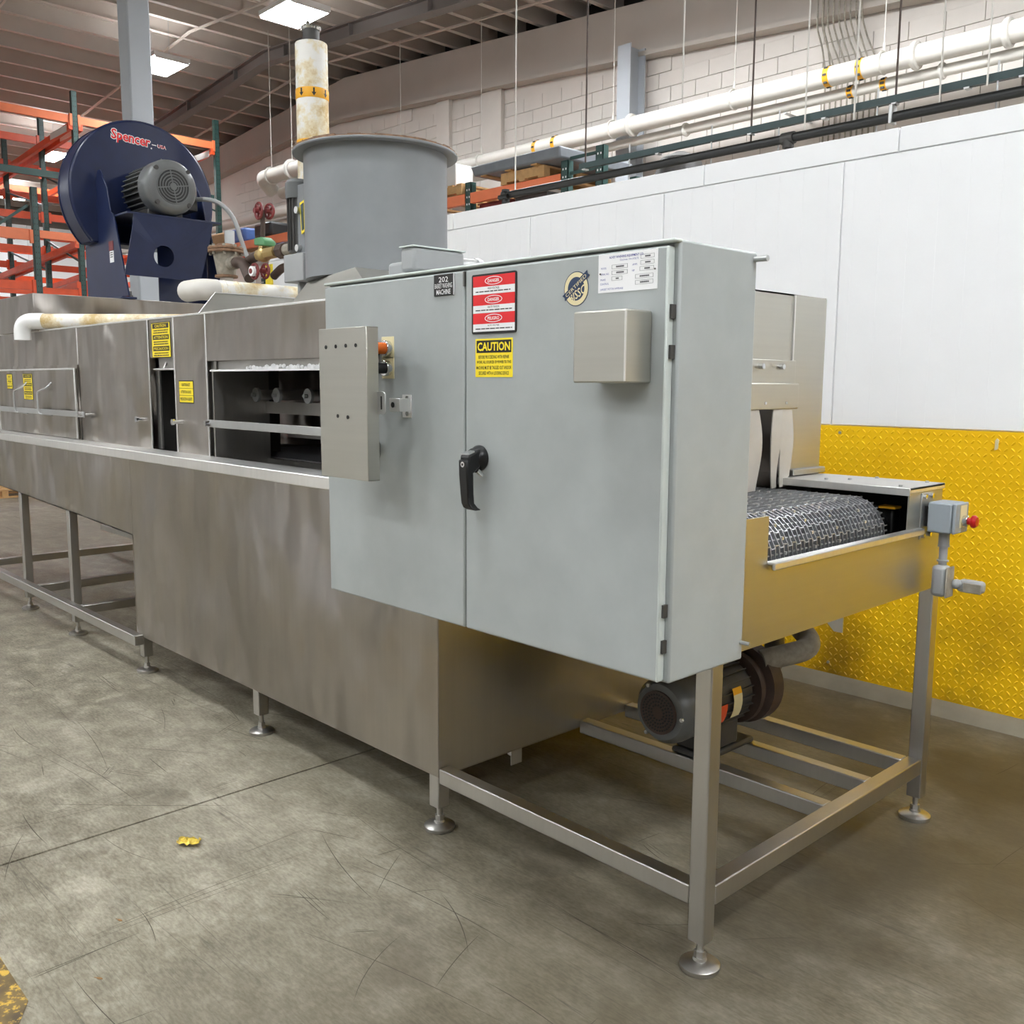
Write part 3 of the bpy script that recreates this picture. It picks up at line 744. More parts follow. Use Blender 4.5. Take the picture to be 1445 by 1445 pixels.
ob('door_backing', MB().box(-7.80, -6.190, 2.149, YH + .004, 1.236, 1.70), 'steel', dr)
m = MB(); m.box(-7.79, -6.195, 2.128, 2.137, 1.668, 1.680); m.box(-6.203, -6.19, 2.128, 2.137, 1.24, 1.68); m.box(-7.79, -7.777, 2.128, 2.137, 1.24, 1.68); ob('rim', m, 'steel_bright', dr, bevel=.002)
for x in (-7.265, -6.765):
    h = MB(); h.tube(path([(x + .14, 2.132, 1.59), (x + .14, 2.10, 1.555), (x, 2.085, 1.527), (x, 2.085, 1.385), (x + .12, 2.132, 1.375)], .02), .0055, 8)
    ob('door_handle', h, 'zinc', dr)
# raised box on the left end and its end face
bx = MB().box(-7.66, -6.88, 2.13, 3.60, ZT, 2.178); wo('blower_plenum', bx, bevel=.003)
# upright splash plate on the hood top
m = MB(); m.prism([(-4.50, 2.150, ZT), (-4.50, 2.238, 2.034), (-4.50, 2.80, 2.036), (-4.50, 2.80, ZT)], (-.004, 0, 0)); wo('splash_plate', m, 'steel_satin')
m = MB(); m.tube([(-4.498, 2.150, ZT + .002), (-4.498, 2.238, 2.036), (-4.498, 2.80, 2.038)], .003, 6); wo('seam', m, 'steel_bright')
# transition below the exhaust stack
m = MB(); m.hexa([(-3.652, YH, ZT), (-3.05, YH, ZT), (-3.05, 2.92, ZT), (-3.652, 2.92, ZT), (-3.885, 2.388, 2.0545), (-3.25, 2.215, 2.0545), (-3.25, 2.90, 2.0545), (-3.885, 2.90, 2.0545)]); wo('exhaust_transition', m, 'steel_satin')
# frame: legs, levelling feet, rails
leg_c = 0.026
def leg(x, y, z0, z1):
    l_ = wo('leg', MB().box(x - leg_c, x + leg_c, y - leg_c, y + leg_c, z0, z1), 'steel_tube', bevel=.004)
    m = MB(); m.lathe([(.054, 0), (.056, .004), (.056, .014), (.046, .021), (.020, .026), (.018, .034)], (x, y, 0), (0, 0, 1), 28)
    m.cyl((x, y, .034), (x, y, .052), .017, n=6); m.cyl((x, y, .03), (x, y, z0), .010, n=12)
    ob('levelling_foot', m, 'steel_tube', l_)
leg(-1.413, 2.066, .082, .885); leg(-1.413, 3.424, .086, .885); leg(-2.552, 2.067, .086, .212); leg(-3.845, 2.067, .09, .21); leg(-5.12, 2.067, .09, .21)
leg(-6.19, 2.068, .085, .80); leg(-7.13, 2.068, .085, .83); leg(-8.6, 2.068, .085, .87); leg(-2.552, 3.42, .086, .212); leg(-3.85, 3.42, .09, .21)
def rail(*a): wo('rail', MB().box(*a), 'steel_tube', bevel=.004)
rail(-2.522, -1.440, 2.041, 2.092, .184, .240)
rail(-1.440, -1.388, 2.094, 3.397, .182, .240)
rail(-2.522, -1.441, 2.780, 2.832, .184, .238); rail(-2.522, -1.441, 3.066, 3.116, .184, .238); rail(-2.522, -1.441, 3.340, 3.392, .184, .240)
rail(-9.4, -5.085, 1.990, 2.040, .165, .222)
for x in (-6.03, -6.85, -8.08): rail(x - .026, x + .026, 2.045, 3.45, .168, .222)
rail(-9.4, -5.17, 3.40, 3.45, .168, .222)
wo('weld_bracket', MB().prism([(-1.60, 2.9, .884), (-1.47, 2.9, .884), (-1.47, 2.9, .79), (-1.50, 2.9, .79)], (0, .004, 0)), 'steel_tube')
m = MB(); m.prism([(-2.53, 2.45, .206), (-2.60, 2.45, .206), (-2.60, 2.45, .16), (-2.53, 2.45, .15)], (0, .006, 0)); m.box(-2.53, -2.526, 2.40, 2.456, .15, .206); wo('weld_bracket', m, 'steel_tube')
wo('copper_line', MB().tube(path([(-5.95, 2.45, .25), (-5.70, 2.55, .25), (-5.2, 3.1, .25)], .05), .014, 10), 'pipe_brown')
# warning labels on the machine
def sign_lines(f, y0, y1, n, x0, x1, d, mb, lo=.5):
    for i in range(n):
        yc = y1 - (y1 - y0) * (i + .5) / n; h = (y1 - y0) / n * .5
        xx = x0 + random.uniform(0, .06) * (x1 - x0); xe = x1 - random.uniform(0, .06) * (x1 - x0)
        while xx < xe:
            wdt = random.uniform(.05, .14) * (x1 - x0); f.rect(mb, xx, min(xx + wdt, xe), yc - h / 2, yc + h / 2, d, d + .0004); xx += wdt + .02 * (x1 - x0)
def caution3(x0, x1, z0, z1, ybase, name='warning_label', label=None):
    wd, ht = x1 - x0, z1 - z0
    f = Face(((x0 + x1) / 2, ybase, (z0 + z1) / 2), (1, 0, 0), (0, 0, 1))
    bk = MB(); f.rrect(bk, -wd / 2 - .004, wd / 2 + .004, -ht / 2 - .004, ht / 2 + .004, .004, 0, .0012)
    a = wo(name, bk, 'sign_black')
    if label: a['label'] = label
    y = MB(); f.rect(y, -wd / 2, wd / 2, -ht / 2, ht / 2, .0012, .0018); ob('yellow_field', y, 'sign_yellow', a)
    k = MB(); t2 = MB(); u = ht / 6
    for i, s_ in enumerate(('CAUTION', 'ATTENTION', 'PRECAUCION')):
        yc = ht / 2 - (2 * i + .5) * u
        f.rect(k, -wd * .44, wd * .44, yc - u * .42, yc + u * .42, .0018, .0022)
        f.text(t2, s_, 0, yc, wd * (.62 if i == 0 else .78), u * .5, .0026, .02)
        sign_lines(f, yc - u * 1.4, yc - u * .6, 2, -wd * .42, wd * .42, .0018, k)
    ob('print', k, 'sign_black', a); ob('lettering', t2, 'sign_yellow', a, smooth=False)
def hot3(x0, x1, z0, z1, ybase, label=None):
    wd, ht = x1 - x0, z1 - z0
    f = Face(((x0 + x1) / 2, ybase, (z0 + z1) / 2), (1, 0, 0), (0, 0, 1))
    bk = MB(); f.rrect(bk, -wd / 2 - .004, wd / 2 + .004, -ht / 2 - .004, ht / 2 + .004, .004, 0, .0012)
    a = wo('warning_label', bk, 'sign_black')
    if label: a['label'] = label
    y = MB(); k = MB(); u = ht / 3
    for i, s_ in enumerate(('CAUTION-HOT', 'ATTENTION-CHAUD', 'PRECAUCION-CALIENTE')):
        yc = ht / 2 - (i + .5) * u; f.rect(y, -wd / 2, wd / 2, yc - u * .47, yc + u * .47, .0012, .0018); f.text(k, s_, 0, yc, wd * (.6, .74, .86)[i], u * .42, .0022, .02)
    ob('yellow_field', y, 'sign_yellow', a); ob('lettering', k, 'sign_black', a, smooth=False)
caution3(-5.088, -4.862, 1.728, 1.905, YH + .003, label='yellow three language caution label above the slot')
hot3(-4.768, -4.610, 1.494, 1.602, YH - .001, label='yellow hot surface label beside the slot')
caution3(-7.195, -7.010, 1.474, 1.645, 2.134, label='yellow three language caution label on the side door')
hot3(-7.562, -7.445, 1.543, 1.645, 2.134, label='small yellow hot surface label on the side door')
# old sticker residue on the tank
m = MB(); m.box(-3.08, -2.90, YF - .0012, YF, .93, 1.0); wo('sticker_residue', m, 'steel_satin')

# ================================================================== CONTROL CABINET
CX0, CX1, CY0, CY1, CZ0, CZ1 = -2.655, -1.281, 1.712, 2.012, .919, 1.910
K = thing('control_cabinet', 'grey two door electrical cabinet with warning plates and black handle', 'cabinet', (-1.97, 1.85, CZ0))
def ko(name, mb, mat='cabinet_grey', parent=None, **k): return ob(name, mb, mat, parent or K, **k)
ko('cabinet_body', MB().box(CX0, CX1, CY0, CY1, CZ0, CZ1), bevel=.006)
YD = 1.69
dl = ko('door', MB().box(CX0 + .004, -1.9715, YD, CY0 - .002, CZ0 + .004, 1.897), bevel=.006)
drr = ko('door', MB().box(-1.9665, -1.296, YD, CY0 - .002, CZ0 + .004, 1.897), bevel=.006)
m = MB(); m.box(-1.3015, -1.2945, YD - .003, CY0 - .001, CZ0 + .006, 1.895); ko('door_edge', m, 'cabinet_edge', bevel=.003)
m = MB(); m.box(CX0, CX1, YD - .001, CY0 + .01, 1.9025, 1.911); ko('drip_edge', m, 'cabinet_edge', bevel=.004)
for z in (1.742, 1.655, 1.075, .992): ko('hinge', MB().box(-1.2946, -1.2885, YD + .006, CY0 - .001, z, z + .030), 'motor_dark')
ko('door_catch', MB().box(-1.9715, -1.9665, YD - .004, YD + .01, 1.855, 1.893), 'steel_dark')
m = MB(); m.cyl((CX1, 2.0, 1.893), (CX1 + .035, 2.0, 1.893), .007, n=10); ko('lifting_stud', m, 'zinc')
ko('lifting_stud', MB().cyl((CX1 - .002, 2.0, .965), (CX1 + .028, 2.0, .965), .005, n=8), 'zinc')
# plain steel cover box on the right door
ko('cover_box', MB().box(-1.489, -1.336, 1.600, YD - .0005, 1.602, 1.760), 'steel_satin', parent=drr, bevel=.004)
ko('weld_bead', MB().box(-1.3385, -1.3350, 1.5985, 1.602, 1.606, 1.756), 'steel_bright', parent=drr)
# hinged button shield on the left door
m = MB(); m.box(-2.420, -2.182, 1.520, 1.524, 1.328, 1.752); m.box(-2.186, -2.182, 1.522, 1.560, 1.328, 1.752); m.box(-2.420, -2.416, 1.522, 1.560, 1.328, 1.752); m.box(-2.42, -2.182, 1.522, 1.56, 1.328, 1.332); m.box(-2.42, -2.182, 1.522, 1.56, 1.748, 1.752)
sh = ko('button_shield', m, 'steel_satin', parent=dl, bevel=.0015)
m = MB()
for x, z in ((-2.382, 1.700), (-2.331, 1.701), (-2.281, 1.702), (-2.232, 1.702), (-2.327, 1.505), (-2.277, 1.503)): m.cyl((x, 1.5198, z), (x, 1.5185, z), .0055, n=12)
ob('peephole', m, 'black', sh) if False else ko('peephole', m, 'black', parent=dl)
m = MB(); m.box(-2.41, -2.36, 1.524, YD, 1.38, 1.42); m.box(-2.41, -2.36, 1.524, YD, 1.66, 1.70); ko('hinge_bracket', m, 'steel_satin', parent=dl, bevel=.002)
f = Face((-2.172, 1.556, 1.545), (1, 0, 0), (0, 0, 1)); m = MB()
f.rrect(m, -.02, .026, -.031, .031, .012, -.002, .002); ko('hasp_tab', m, 'zinc', parent=dl, bevel=.001)
m = MB(); m.box(-2.166, -2.160, 1.5535, 1.5545, 1.527, 1.563); ko('hasp_slot', m, 'black', parent=dl)
m = MB(); m.box(-2.254, -2.206, 1.647, 1.650, 1.518, 1.556); m.box(-2.209, -2.206, 1.648, YD, 1.518, 1.556); m.box(-2.245, -2.203, YD - .003, YD - .0002, 1.50, 1.566)
hs = ko('hasp_bracket', m, 'steel_bright', parent=dl, bevel=.001)
m = MB(); m.cyl((-2.236, 1.6465, 1.537), (-2.236, 1.6455, 1.537), .008, n=14); ko('hasp_hole', m, 'black', parent=dl)
m = MB()
for z in (1.512, 1.556): m.cyl((-2.217, YD - .003, z), (-2.217, YD - .008, z), .007, n=12)
ko('screw', m, 'chrome', parent=dl)
# pilot lamp and push button behind the shield
for z, mt, r_, ln in ((1.700, 'amber', .017, .04), (1.642, 'black', .016, .03)):
    b = MB(); b.box(-2.345, -2.285, YD - .002, YD, z - .03, z + .034); pb = ko('legend_plate', b, 'sign_cream', parent=dl, bevel=.001)
    b = MB(); b.cyl((-2.312, YD - .002, z), (-2.312, YD - .02, z), .023, n=20); ko('bezel_ring', b, 'chrome', parent=dl, bevel=.002)
    b = MB(); b.lathe([(r_, 0), (r_, ln * .7), (r_ * .8, ln), (0, ln * 1.02)], (-2.312, YD - .02, z), (0, -1, 0), 20); ko('pilot_lamp' if mt == 'amber' else 'push_button', b, mt, parent=dl)
for x in (-2.37, -2.43, -2.49):
    b = MB(); b.cyl((x, YD - .002, 1.70), (x, YD - .02, 1.70), .023, n=20); b.lathe([(.016, 0), (.016, .02), (.012, .03)], (x, YD - .02, 1.70), (0, -1, 0), 16); ko('push_button', b, 'black', parent=dl)
# black door handle
rc = Vector((-1.906, YD, 1.402))
m = MB(); m.lathe([(.034, 0), (.034, .008), (.026, .022), (.022, .026)], rc, (0, -1, 0), 32); hd = ko('door_handle', m, 'black', parent=drr, bevel=.001)
def sect(c, wx, wy, zt):
    return [(c[0] - wx, c[1] - wy, zt), (c[0] + wx, c[1] - wy, zt), (c[0] + wx, c[1] + wy, zt), (c[0] - wx, c[1] + wy, zt)]
m = MB(); m.hexa([(-1.921, 1.628, 1.350), (-1.883, 1.628, 1.350), (-1.886, YD - .016, 1.378), (-1.922, YD - .016, 1.378), (-1.920, 1.630, 1.412), (-1.884, 1.630, 1.412), (-1.882, YD - .016, 1.430), (-1.924, YD - .016, 1.430)])
ko('handle_hub', m, 'black', parent=drr, bevel=.006)
m = MB(); zs = [1.40, 1.36, 1.31, 1.285, 1.274, 1.267]; rings = []
prof = [(-1.902, 1.634, .018, .010), (-1.901, 1.636, .0175, .012), (-1.899, 1.637, .0165, .011), (-1.897, 1.638, .016, .011), (-1.891, 1.642, .018, .012), (-1.882, 1.650, .016, .012)]
for z, (x, y, a, b) in zip(zs, prof): rings.append(sect((x, y), a, b, z))
V = [p for r_ in rings for p in r_]; n = len(rings)
m._a(V, [(0, 3, 2, 1)] + [(i * 4 + k, i * 4 + (k + 1) % 4, i * 4 + 4 + (k + 1) % 4, i * 4 + 4 + k) for i in range(n - 1) for k in range(4)] + [(4 * n - 4, 4 * n - 3, 4 * n - 2, 4 * n - 1)])
ko('handle_grip', m, 'black', parent=drr, bevel=.004)
m = MB(); m.prism([(-1.918, 1.633, 1.4135), (-1.886, 1.633, 1.4135), (-1.885, 1.652, 1.420), (-1.902, 1.664, 1.424), (-1.919, 1.652, 1.420)], (0, 0, .0015)); ko('handle_emblem', m, 'chrome', parent=drr)
m = MB(); m.cyl((-1.902, 1.628, 1.388), (-1.902, 1.6235, 1.388), .0075, n=16); ko('lock_cylinder', m, 'chrome', parent=drr)
ko('keyhole', MB().box(-1.9045, -1.8995, 1.6228, 1.6238, 1.385, 1.391), 'black', parent=drr)
m = MB(); m.cyl((-1.886, YD - .03, 1.372), (-1.886, YD - .012, 1.358), .008, n=12); ko('padlock_eye', m, 'chrome', parent=drr)
# plates and stickers on the doors
fD = Face((0, YD, 0), (1, 0, 0), (0, 0, 1))
b = MB(); fD.rect(b, -2.095, -2.011, 1.836, 1.893, 0, .004); p2 = ko('machine_plate', b, 'sign_black', parent=dl, bevel=.001)
b = MB(); fD.text(b, '202', -2.053, 1.879, .040, .014, .0044); fD.text(b, 'BASKET WASHING', -2.053, 1.8625, .074, .013, .0044, .0); fD.text(b, 'MACHINE', -2.053, 1.846, .060, .0135, .0044, .01)
ko('plate_lettering', b, 'sign_white', parent=dl, smooth=False)
b = MB(); fD.rect(b, -2.0115, -2.0095, 1.836, 1.893, .001, .004); ko('plate_edge', b, 'sign_white', parent=dl)
b = MB(); fD.rrect(b, -1.937, -1.767, 1.728, 1.881, .006, 0, .003); dp = ko('danger_plate', b, 'sign_black', parent=drr)
rd, wh, ck, wt = MB(), MB(), MB(), MB(); u = .0475
for i, (s_, s2_) in enumerate((('DANGER', 'HIGH VOLTAGE'), ('DANGER', 'HAUTE TENSION'), ('PELIGRO', 'ALTO VOLTAJE'))):
    zt = 1.876 - i * u
    fD.rect(rd, -1.931, -1.772, zt - .0275, zt, .003, .0034); fD.rect(wh, -1.931, -1.772, zt - u + .0003, zt - .0275, .003, .0034)
    fD.ring(wt, -1.8515, zt - .0137, .033, .0105, .0018, .0034, .0040); fD.text(wt, s_, -1.8515, zt - .0137, .044, .0085, .0038, .02)
    fD.text(ck, s2_, -1.8515, zt - .0325, .044, .0055, .0038, .01); sign_lines(fD, zt - .0425, zt - .0375, 1, -1.922, -1.781, .0034, ck)
ko('red_field', rd, 'red', parent=drr); ko('white_field', wh, 'sign_white', parent=drr); ko('plate_lettering', wt, 'sign_white', parent=drr, smooth=False); ko('plate_print', ck, 'sign_black', parent=drr, smooth=False)
b = MB(); fD.rect(b, -1.9245, -1.7815, 1.616, 1.7155, 0, .0008); ko('caution_sticker', b, 'sign_yellow', parent=drr)
b = MB(); fD.rect(b, -1.9195, -1.7865, 1.679, 1.711, .0008, .0012)
for s_, z, wd in (('BEFORE PROCEEDING WITH REPAIR', 1.668, .118), ('WORK, ALL SOURCES OF POWER TO THIS', 1.6545, .132), ('MACHINE MUST BE TAGGED OUT AND/OR', 1.6405, .134), ('SECURED WITH A LOCKING DEVICE', 1.6265, .116)): fD.text(b, s_, -1.853, z, wd, .0088, .0011, .012)
ko('sticker_print', b, 'sign_black', parent=drr, smooth=False)
b = MB(); fD.text(b, 'CAUTION', -1.853, 1.695, .125, .0225, .0016, .03); ko('sticker_lettering', b, 'sign_yellow', parent=drr, smooth=False)
# round certification sticker with ribbon
lx, lz = -1.565, 1.822
b = MB(); fD.oval(b, lx, lz, .0395, .0405, 0, .0006); ko('round_sticker', b, 'sign_blue', parent=drr)
b = MB(); fD.oval(b, lx, lz, .0375, .0385, .0006, .0009); cream_ = ko('sticker_ring', b, 'sign_cream', parent=drr)
b = MB(); fD.oval(b, lx, lz, .0265, .0275, .0009, .0012); ko('sticker_center', b, 'sign_blue', parent=drr)
b = MB(); fD.text(b, 'BISSC', lx + .005, lz - .0115, .054, .022, .0016, .012, .45, .2)
for k_ in range(9):
    a = PI + .5 + k_ * .28; fD.rect(b, 0, 0.001, 0, 0.001, 0, .0001) if False else None
ko('sticker_lettering', b, 'sign_cream', parent=drr, smooth=False)
b = MB(); c_, q_ = math.cos(.62), math.sin(.62)
def rb_pts(L, H, ox=0, oy=.007, d=.0013): return [fD.p(lx + ox + a * c_ - e * q_, lz + oy + a * q_ + e * c_, d) for a, e in ((-L, -H), (L, -H), (L * .93, 0), (L, H), (-L, H), (-L * .93, 0))]
b.prism(rb_pts(.048, .0075), fD.n * .0004); ko('sticker_ribbon', b, 'sign_blue', parent=drr)
b = MB(); fD.text(b, 'CERTIFIED', lx, lz + .007, .078, .0085, .0019, .0, .62); ko('ribbon_lettering', b, 'sign_cream', parent=drr, smooth=False)
# maker's nameplate
b = MB(); fD.rect(b, -1.4955, -1.3245, 1.807, 1.8925, 0, .0012); ko('nameplate', b, 'sign_white', parent=drr)
b = MB(); fD.text(b, 'ALVEY WASHING EQUIPMENT CO.', -1.413, 1.8840, .100, .0062, .0016, .012); fD.text(b, 'Cincinnati, Ohio', -1.413, 1.8765, .036, .0042, .0016)
for s_, x, z, wd in (('MODEL', -1.479, 1.8615, .017), ('SERIAL NO.', -1.4755, 1.8485, .026), ('PHASE', -1.4805, 1.836, .015), ('CONTROL', -1.476, 1.8265, .026), ('LARGEST MOTOR AMPERAGE', -1.4545, 1.8145, .068), ('VOLTS', -1.386, 1.8765, .017), ('AMPS', -1.388, 1.8635, .014), ('HP', -1.392, 1.8505, .007)): fD.text(b, s_, x, z, wd, .0042, .0016)
ko('nameplate_lettering', b, 'ink_blue', parent=drr, smooth=False)
b = MB()
for x0, x1, z in ((-1.455, -1.409, 1.863), (-1.455, -1.409, 1.850), (-1.455, -1.424, 1.837), (-1.372, -1.334, 1.879), (-1.372, -1.334, 1.866), (-1.374, -1.335, 1.853), (-1.386, -1.336, 1.837), (-1.386, -1.336, 1.824)):
    for r_ in ((x0, x1, z - .0045, z - .0040), (x0, x1, z + .0040, z + .0045), (x0, x0 + .0005, z - .0045, z + .0045), (x1 - .0005, x1, z - .0045, z + .0045)): fD.rect(b, *r_, .0012, .0016)
    sign_lines(fD, z - .0035, z + .0035, 1, x0 + .012, x1 - .010, .0012, b)
ko('nameplate_boxes', b, 'ink_grey', parent=drr, smooth=False)
b = MB()
for x, z in ((-1.489, 1.8495), (-1.331, 1.8495)): b.cyl((x, YD - .0012, z), (x, YD - .003, z), .002, n=10)
ko('rivet', b, 'steel_dark', parent=drr)

# conduit bodies on top of the cabinet
ct = thing('conduit_box', 'pair of grey cast conduit boxes on top of the cabinet', 'conduit', (-2.35, 1.9, CZ1))
m = MB(); m.box(-2.52, -2.36, 1.84, 1.90, CZ1, 1.975); ob('small_body', m, 'conduit_grey', ct, bevel=.012)
m = MB(); m.box(-2.385, -2.318, 1.79, 1.99, 1.932, 2.003); m.cyl((-2.352, 1.84, CZ1), (-2.352, 1.84, 1.935), .026, n=16); ob('large_body', m, 'conduit_grey', ct, bevel=.010)
m = MB(); m.box(-2.387, -2.316, 1.786, 1.994, 2.003, 2.008); ob('box_lid', m, 'cabinet_edge', ct, bevel=.002)
m = MB(); m.cyl((-2.352, 1.99, 1.966), (-2.352, 2.06, 1.966), .026, n=16); m.cyl((-2.352, 2.06, 1.966), (-2.352, 2.08, 1.966), .030, n=8); m.cyl((-2.352, 2.08, 1.966), (-2.352, 2.40, 1.966), .016, n=12); ob('conduit_hub', m, 'zinc', ct)
ob('conduit_nut', MB().cyl((-2.545, 1.80, CZ1), (-2.545, 1.80, 1.925), .035, .03, n=16), 'sign_white', ct, bevel=.006)
# ================================================================== STOP BUTTON STATION on the conveyor end
E_ = thing('stop_button_station', 'grey stop station with red mushroom button on the conveyor end', 'switch', (-1.33, 3.31, .9))
m = MB(); m.box(XE, XE + .004, 3.245, 3.335, 1.075, 1.235); ob('mounting_plate', m, 'zinc', E_, bevel=.001)
m = MB()
for y in (3.262, 3.315):
    for z in (1.223, 1.088): m.cyl((XE + .004, y, z), (XE + .014, y, z), .009, n=6)
ob('bolts', m, 'chrome', E_)
ob('switch_box', MB().box(XE + .018, XE + .100, 3.262, 3.375, 1.102, 1.206), 'box_grey', E_, bevel=.006)
m = MB(); m.box(XE + .004, XE + .018, 3.275, 3.36, 1.12, 1.19); ob('spacer', m, 'black', E_)
ob('switch_cover', MB().box(XE + .101, XE + .112, 3.262, 3.375, 1.102, 1.206), 'box_grey', E_, bevel=.005)
ob('legend_plate', MB().box(XE + .112, XE + .114, 3.300, 3.355, 1.122, 1.198), 'sign_cream', E_)
m = MB(); m.cyl((XE + .114, 3.327, 1.145), (XE + .132, 3.327, 1.145), .019, n=20); ob('bezel_ring', m, 'chrome', E_, bevel=.003)
m = MB(); m.lathe([(.012, 0), (.012, .008), (.021, .012), (.022, .020), (.016, .028), (0, .030)], (XE + .132, 3.327, 1.145), (1, 0, 0), 24); ob('mushroom_button', m, 'button_red', E_)
m = MB(); m.cyl((-1.330, 3.32, 1.102), (-1.330, 3.32, 1.052), .018, n=16); m.cyl((-1.330, 3.32, 1.055), (-1.330, 3.32, .985), .014, n=16)
for z in (1.052, 1.0): m.cyl((-1.330, 3.32, z - .003), (-1.330, 3.32, z + .003), .0195, n=16)
ob('conduit', m, 'conduit_grey', E_)
m = MB(); m.box(-1.357, -1.305, 3.29, 3.345, .875, .985); ob('conduit_body', m, 'conduit_grey', E_, bevel=.014)
m = MB(); m.box(-1.305, -1.298, 3.287, 3.348, .875, .982); ob('body_cover', m, 'cast_grey', E_, bevel=.004)
m = MB(); m.cyl((-1.298, 3.33, .920), (-1.28, 3.36, .920), .017, n=14); m.box(-1.290, -1.205, 3.345, 3.395, .893, .935); ob('side_body', m, 'conduit_grey', E_, bevel=.012)
m = MB(); m.box(-1.265, -1.205, 3.340, 3.346, .895, .930); ob('side_cover', m, 'cast_grey', E_, bevel=.004)

# ================================================================== PUMP below the conveyor
P_ = thing('pump', 'dark electric pump on rails beneath the discharge conveyor', 'pump', (-1.99, 2.9, .238))
px, pz = -1.985, .455
m = MB(); m.lathe([(.075, 0), (.10, .006), (.118, .03), (.122, .06), (.122, .15), (.115, .155)], (px, 2.60, pz), (0, 1, 0), 36); fcov = ob('fan_cover', m, 'motor_grey', P_)
m = MB(); m.cyl((px, 2.602, pz), (px, 2.594, pz), .078, n=32); gr = ob('fan_grille', m, 'pipe_brown', P_)
m = MB()
for i in range(6):
    for k in range(7 * max(1, i)):
        if i == 0 and k: continue
        a = 2 * PI * k / max(1, 7 * i) + i * .3; r_ = .0125 * i + .002
        if i < 2: continue
        x, z = px + r_ * math.cos(a), pz + r_ * math.sin(a)
        m.cyl((x, 2.5945, z), (x, 2.5925, z), .0042, n=6)
tag(ob('grille_holes', m, 'black', gr, smooth=False), kind='stuff')
m = MB()
for k in range(3):
    a = R(90 + 120 * k) + .5; m.bolt((px + .1 * math.cos(a), 2.603, pz + .1 * math.sin(a)), (0, -1, 0), .008, .008)
ob('bolts', m, 'zinc', fcov)
m = MB(); m.lathe([(.108, 0), (.112, .01), (.112, .27), (.104, .28)], (px, 2.752, pz), (0, 1, 0), 36)
for k in range(22):
    a = 2 * PI * k / 22; c, q = math.cos(a), math.sin(a)
    m.bar((px + .115 * c, 2.76, pz + .115 * q), (px + .115 * c, 3.02, pz + .115 * q), .004, .016, (c, 0, q))
ob('motor_body', m, 'motor_dark', P_)
m = MB(); m.box(px - .08, px + .08, 2.785, 3.10, .2385, .262); m.box(px - .07, px + .07, 2.80, 3.0, .262, .36); ob('motor_base', m, 'motor_dark', P_, bevel=.01)
def curved_label(name, y0, y1, a0, a1, mt, r_=.1255):
    n = 6; V = []
    for i in range(n + 1):
        a = a0 + (a1 - a0) * i / n
        V += [(px + r_ * math.cos(a), y0, pz + r_ * math.sin(a)), (px + r_ * math.cos(a), y1, pz + r_ * math.sin(a))]
    mm = MB(); mm._a(V, [(2 * i, 2 * i + 1, 2 * i + 3, 2 * i + 2) for i in range(n)]); mm._a([(x - .002 * 0, y, z) for x, y, z in V], [])
    return ob(name, mm, mt, P_)
curved_label('orange_label', 2.80, 2.84, -.55, .05, 'orange'); curved_label('white_label', 2.88, 2.935, -.5, .22, 'sign_cream'); curved_label('yellow_label', 2.88, 2.935, .22, .42, 'tape_orange')
m = MB(); m.lathe([(.10, 0), (.140, .005), (.145, .02), (.125, .035), (.125, .06), (.155, .07), (.158, .13), (.12, .15), (.05, .16)], (px, 3.035, pz), (0, 1, 0), 36); ob('volute', m, 'pipe_brown', P_)
m = MB(); m.tube(path([(px, 3.18, pz), (px, 3.36, pz), (px - .02, 3.37, .70), (px - .5, 3.37, .72)], .09, 8), .040, 16); ob('suction_pipe', m, 'steel_dark', P_)
m = MB(); m.tube(path([(px + .08, 3.12, pz + .10), (px + .20, 3.32, pz + .14), (px + .05, 3.38, pz + .22), (px - .4, 3.30, pz + .24)], .08, 8), .042, 16); ob('discharge_pipe', m, 'cast_grey', P_)

# ================================================================== BLOWER on the plenum
B_ = thing('blower', 'large navy blue round blower with red lettering and grey motor', 'blower', (-7.2, 3.1, 2.178))
bx_, by_, bz_, br_ = -7.35, 3.115, 2.985, .545
def casing(r_, xa, xb):
    zc = 2.615; m_ = MB(); a0 = math.asin((zc - bz_) / r_); n_ = 72
    m_.prism([(xa, by_ + r_ * math.cos(a0 + (PI - 2 * a0) * i / n_), bz_ + r_ * math.sin(a0 + (PI - 2 * a0) * i / n_)) for i in range(n_ + 1)], (xb - xa, 0, 0)); return m_
ob('fan_casing', casing(br_, bx_, bx_ - .24), 'navy', B_, bevel=.012)
rim = casing(br_ + .006, bx_ - .012, bx_ - .022); r2 = casing(br_ + .006, bx_ - .222, bx_ - .232); rim._a(r2.v, r2.f); ob('casing_rim', rim, 'navy', B_)
for y, s_ in ((2.755, 1), (3.475, -1)):
    m = MB(); m.prism([(-7.62, y, 2.20), (-6.845, y, 2.20), (-6.90, y, 2.36), (-7.055, y, 2.78), (-7.10, y, 2.80), (-7.15, y, 2.98), (-7.27, y, 3.12), (-7.30, y, 3.12), (-7.62, y, 2.7)], (0, .012, 0))
    m.box(-7.62, -6.845, y - .05, y + .06, 2.178, 2.192)
    sp2 = ob('support_leg', m, 'navy', B_, bevel=.002)
    mm = MB()
    for x in (-7.0, -6.90): mm.cyl((x, y + s_ * .035, 2.192), (x, y + s_ * .035, 2.235), .011, n=8); mm.cyl((x, y + s_ * .035, 2.192), (x, y + s_ * .035, 2.206), .020, n=6)
    ob('anchor_bolt', mm, 'steel_dark', sp2)
m = MB(); m.box(-7.34, -6.84, 2.77, 3.475, 2.765, 2.780); ob('motor_shelf', m, 'navy', B_, bevel=.002)
ap = MB(); N = 28; hc = Vector((0, 3.03, 2.495)); hr = .075
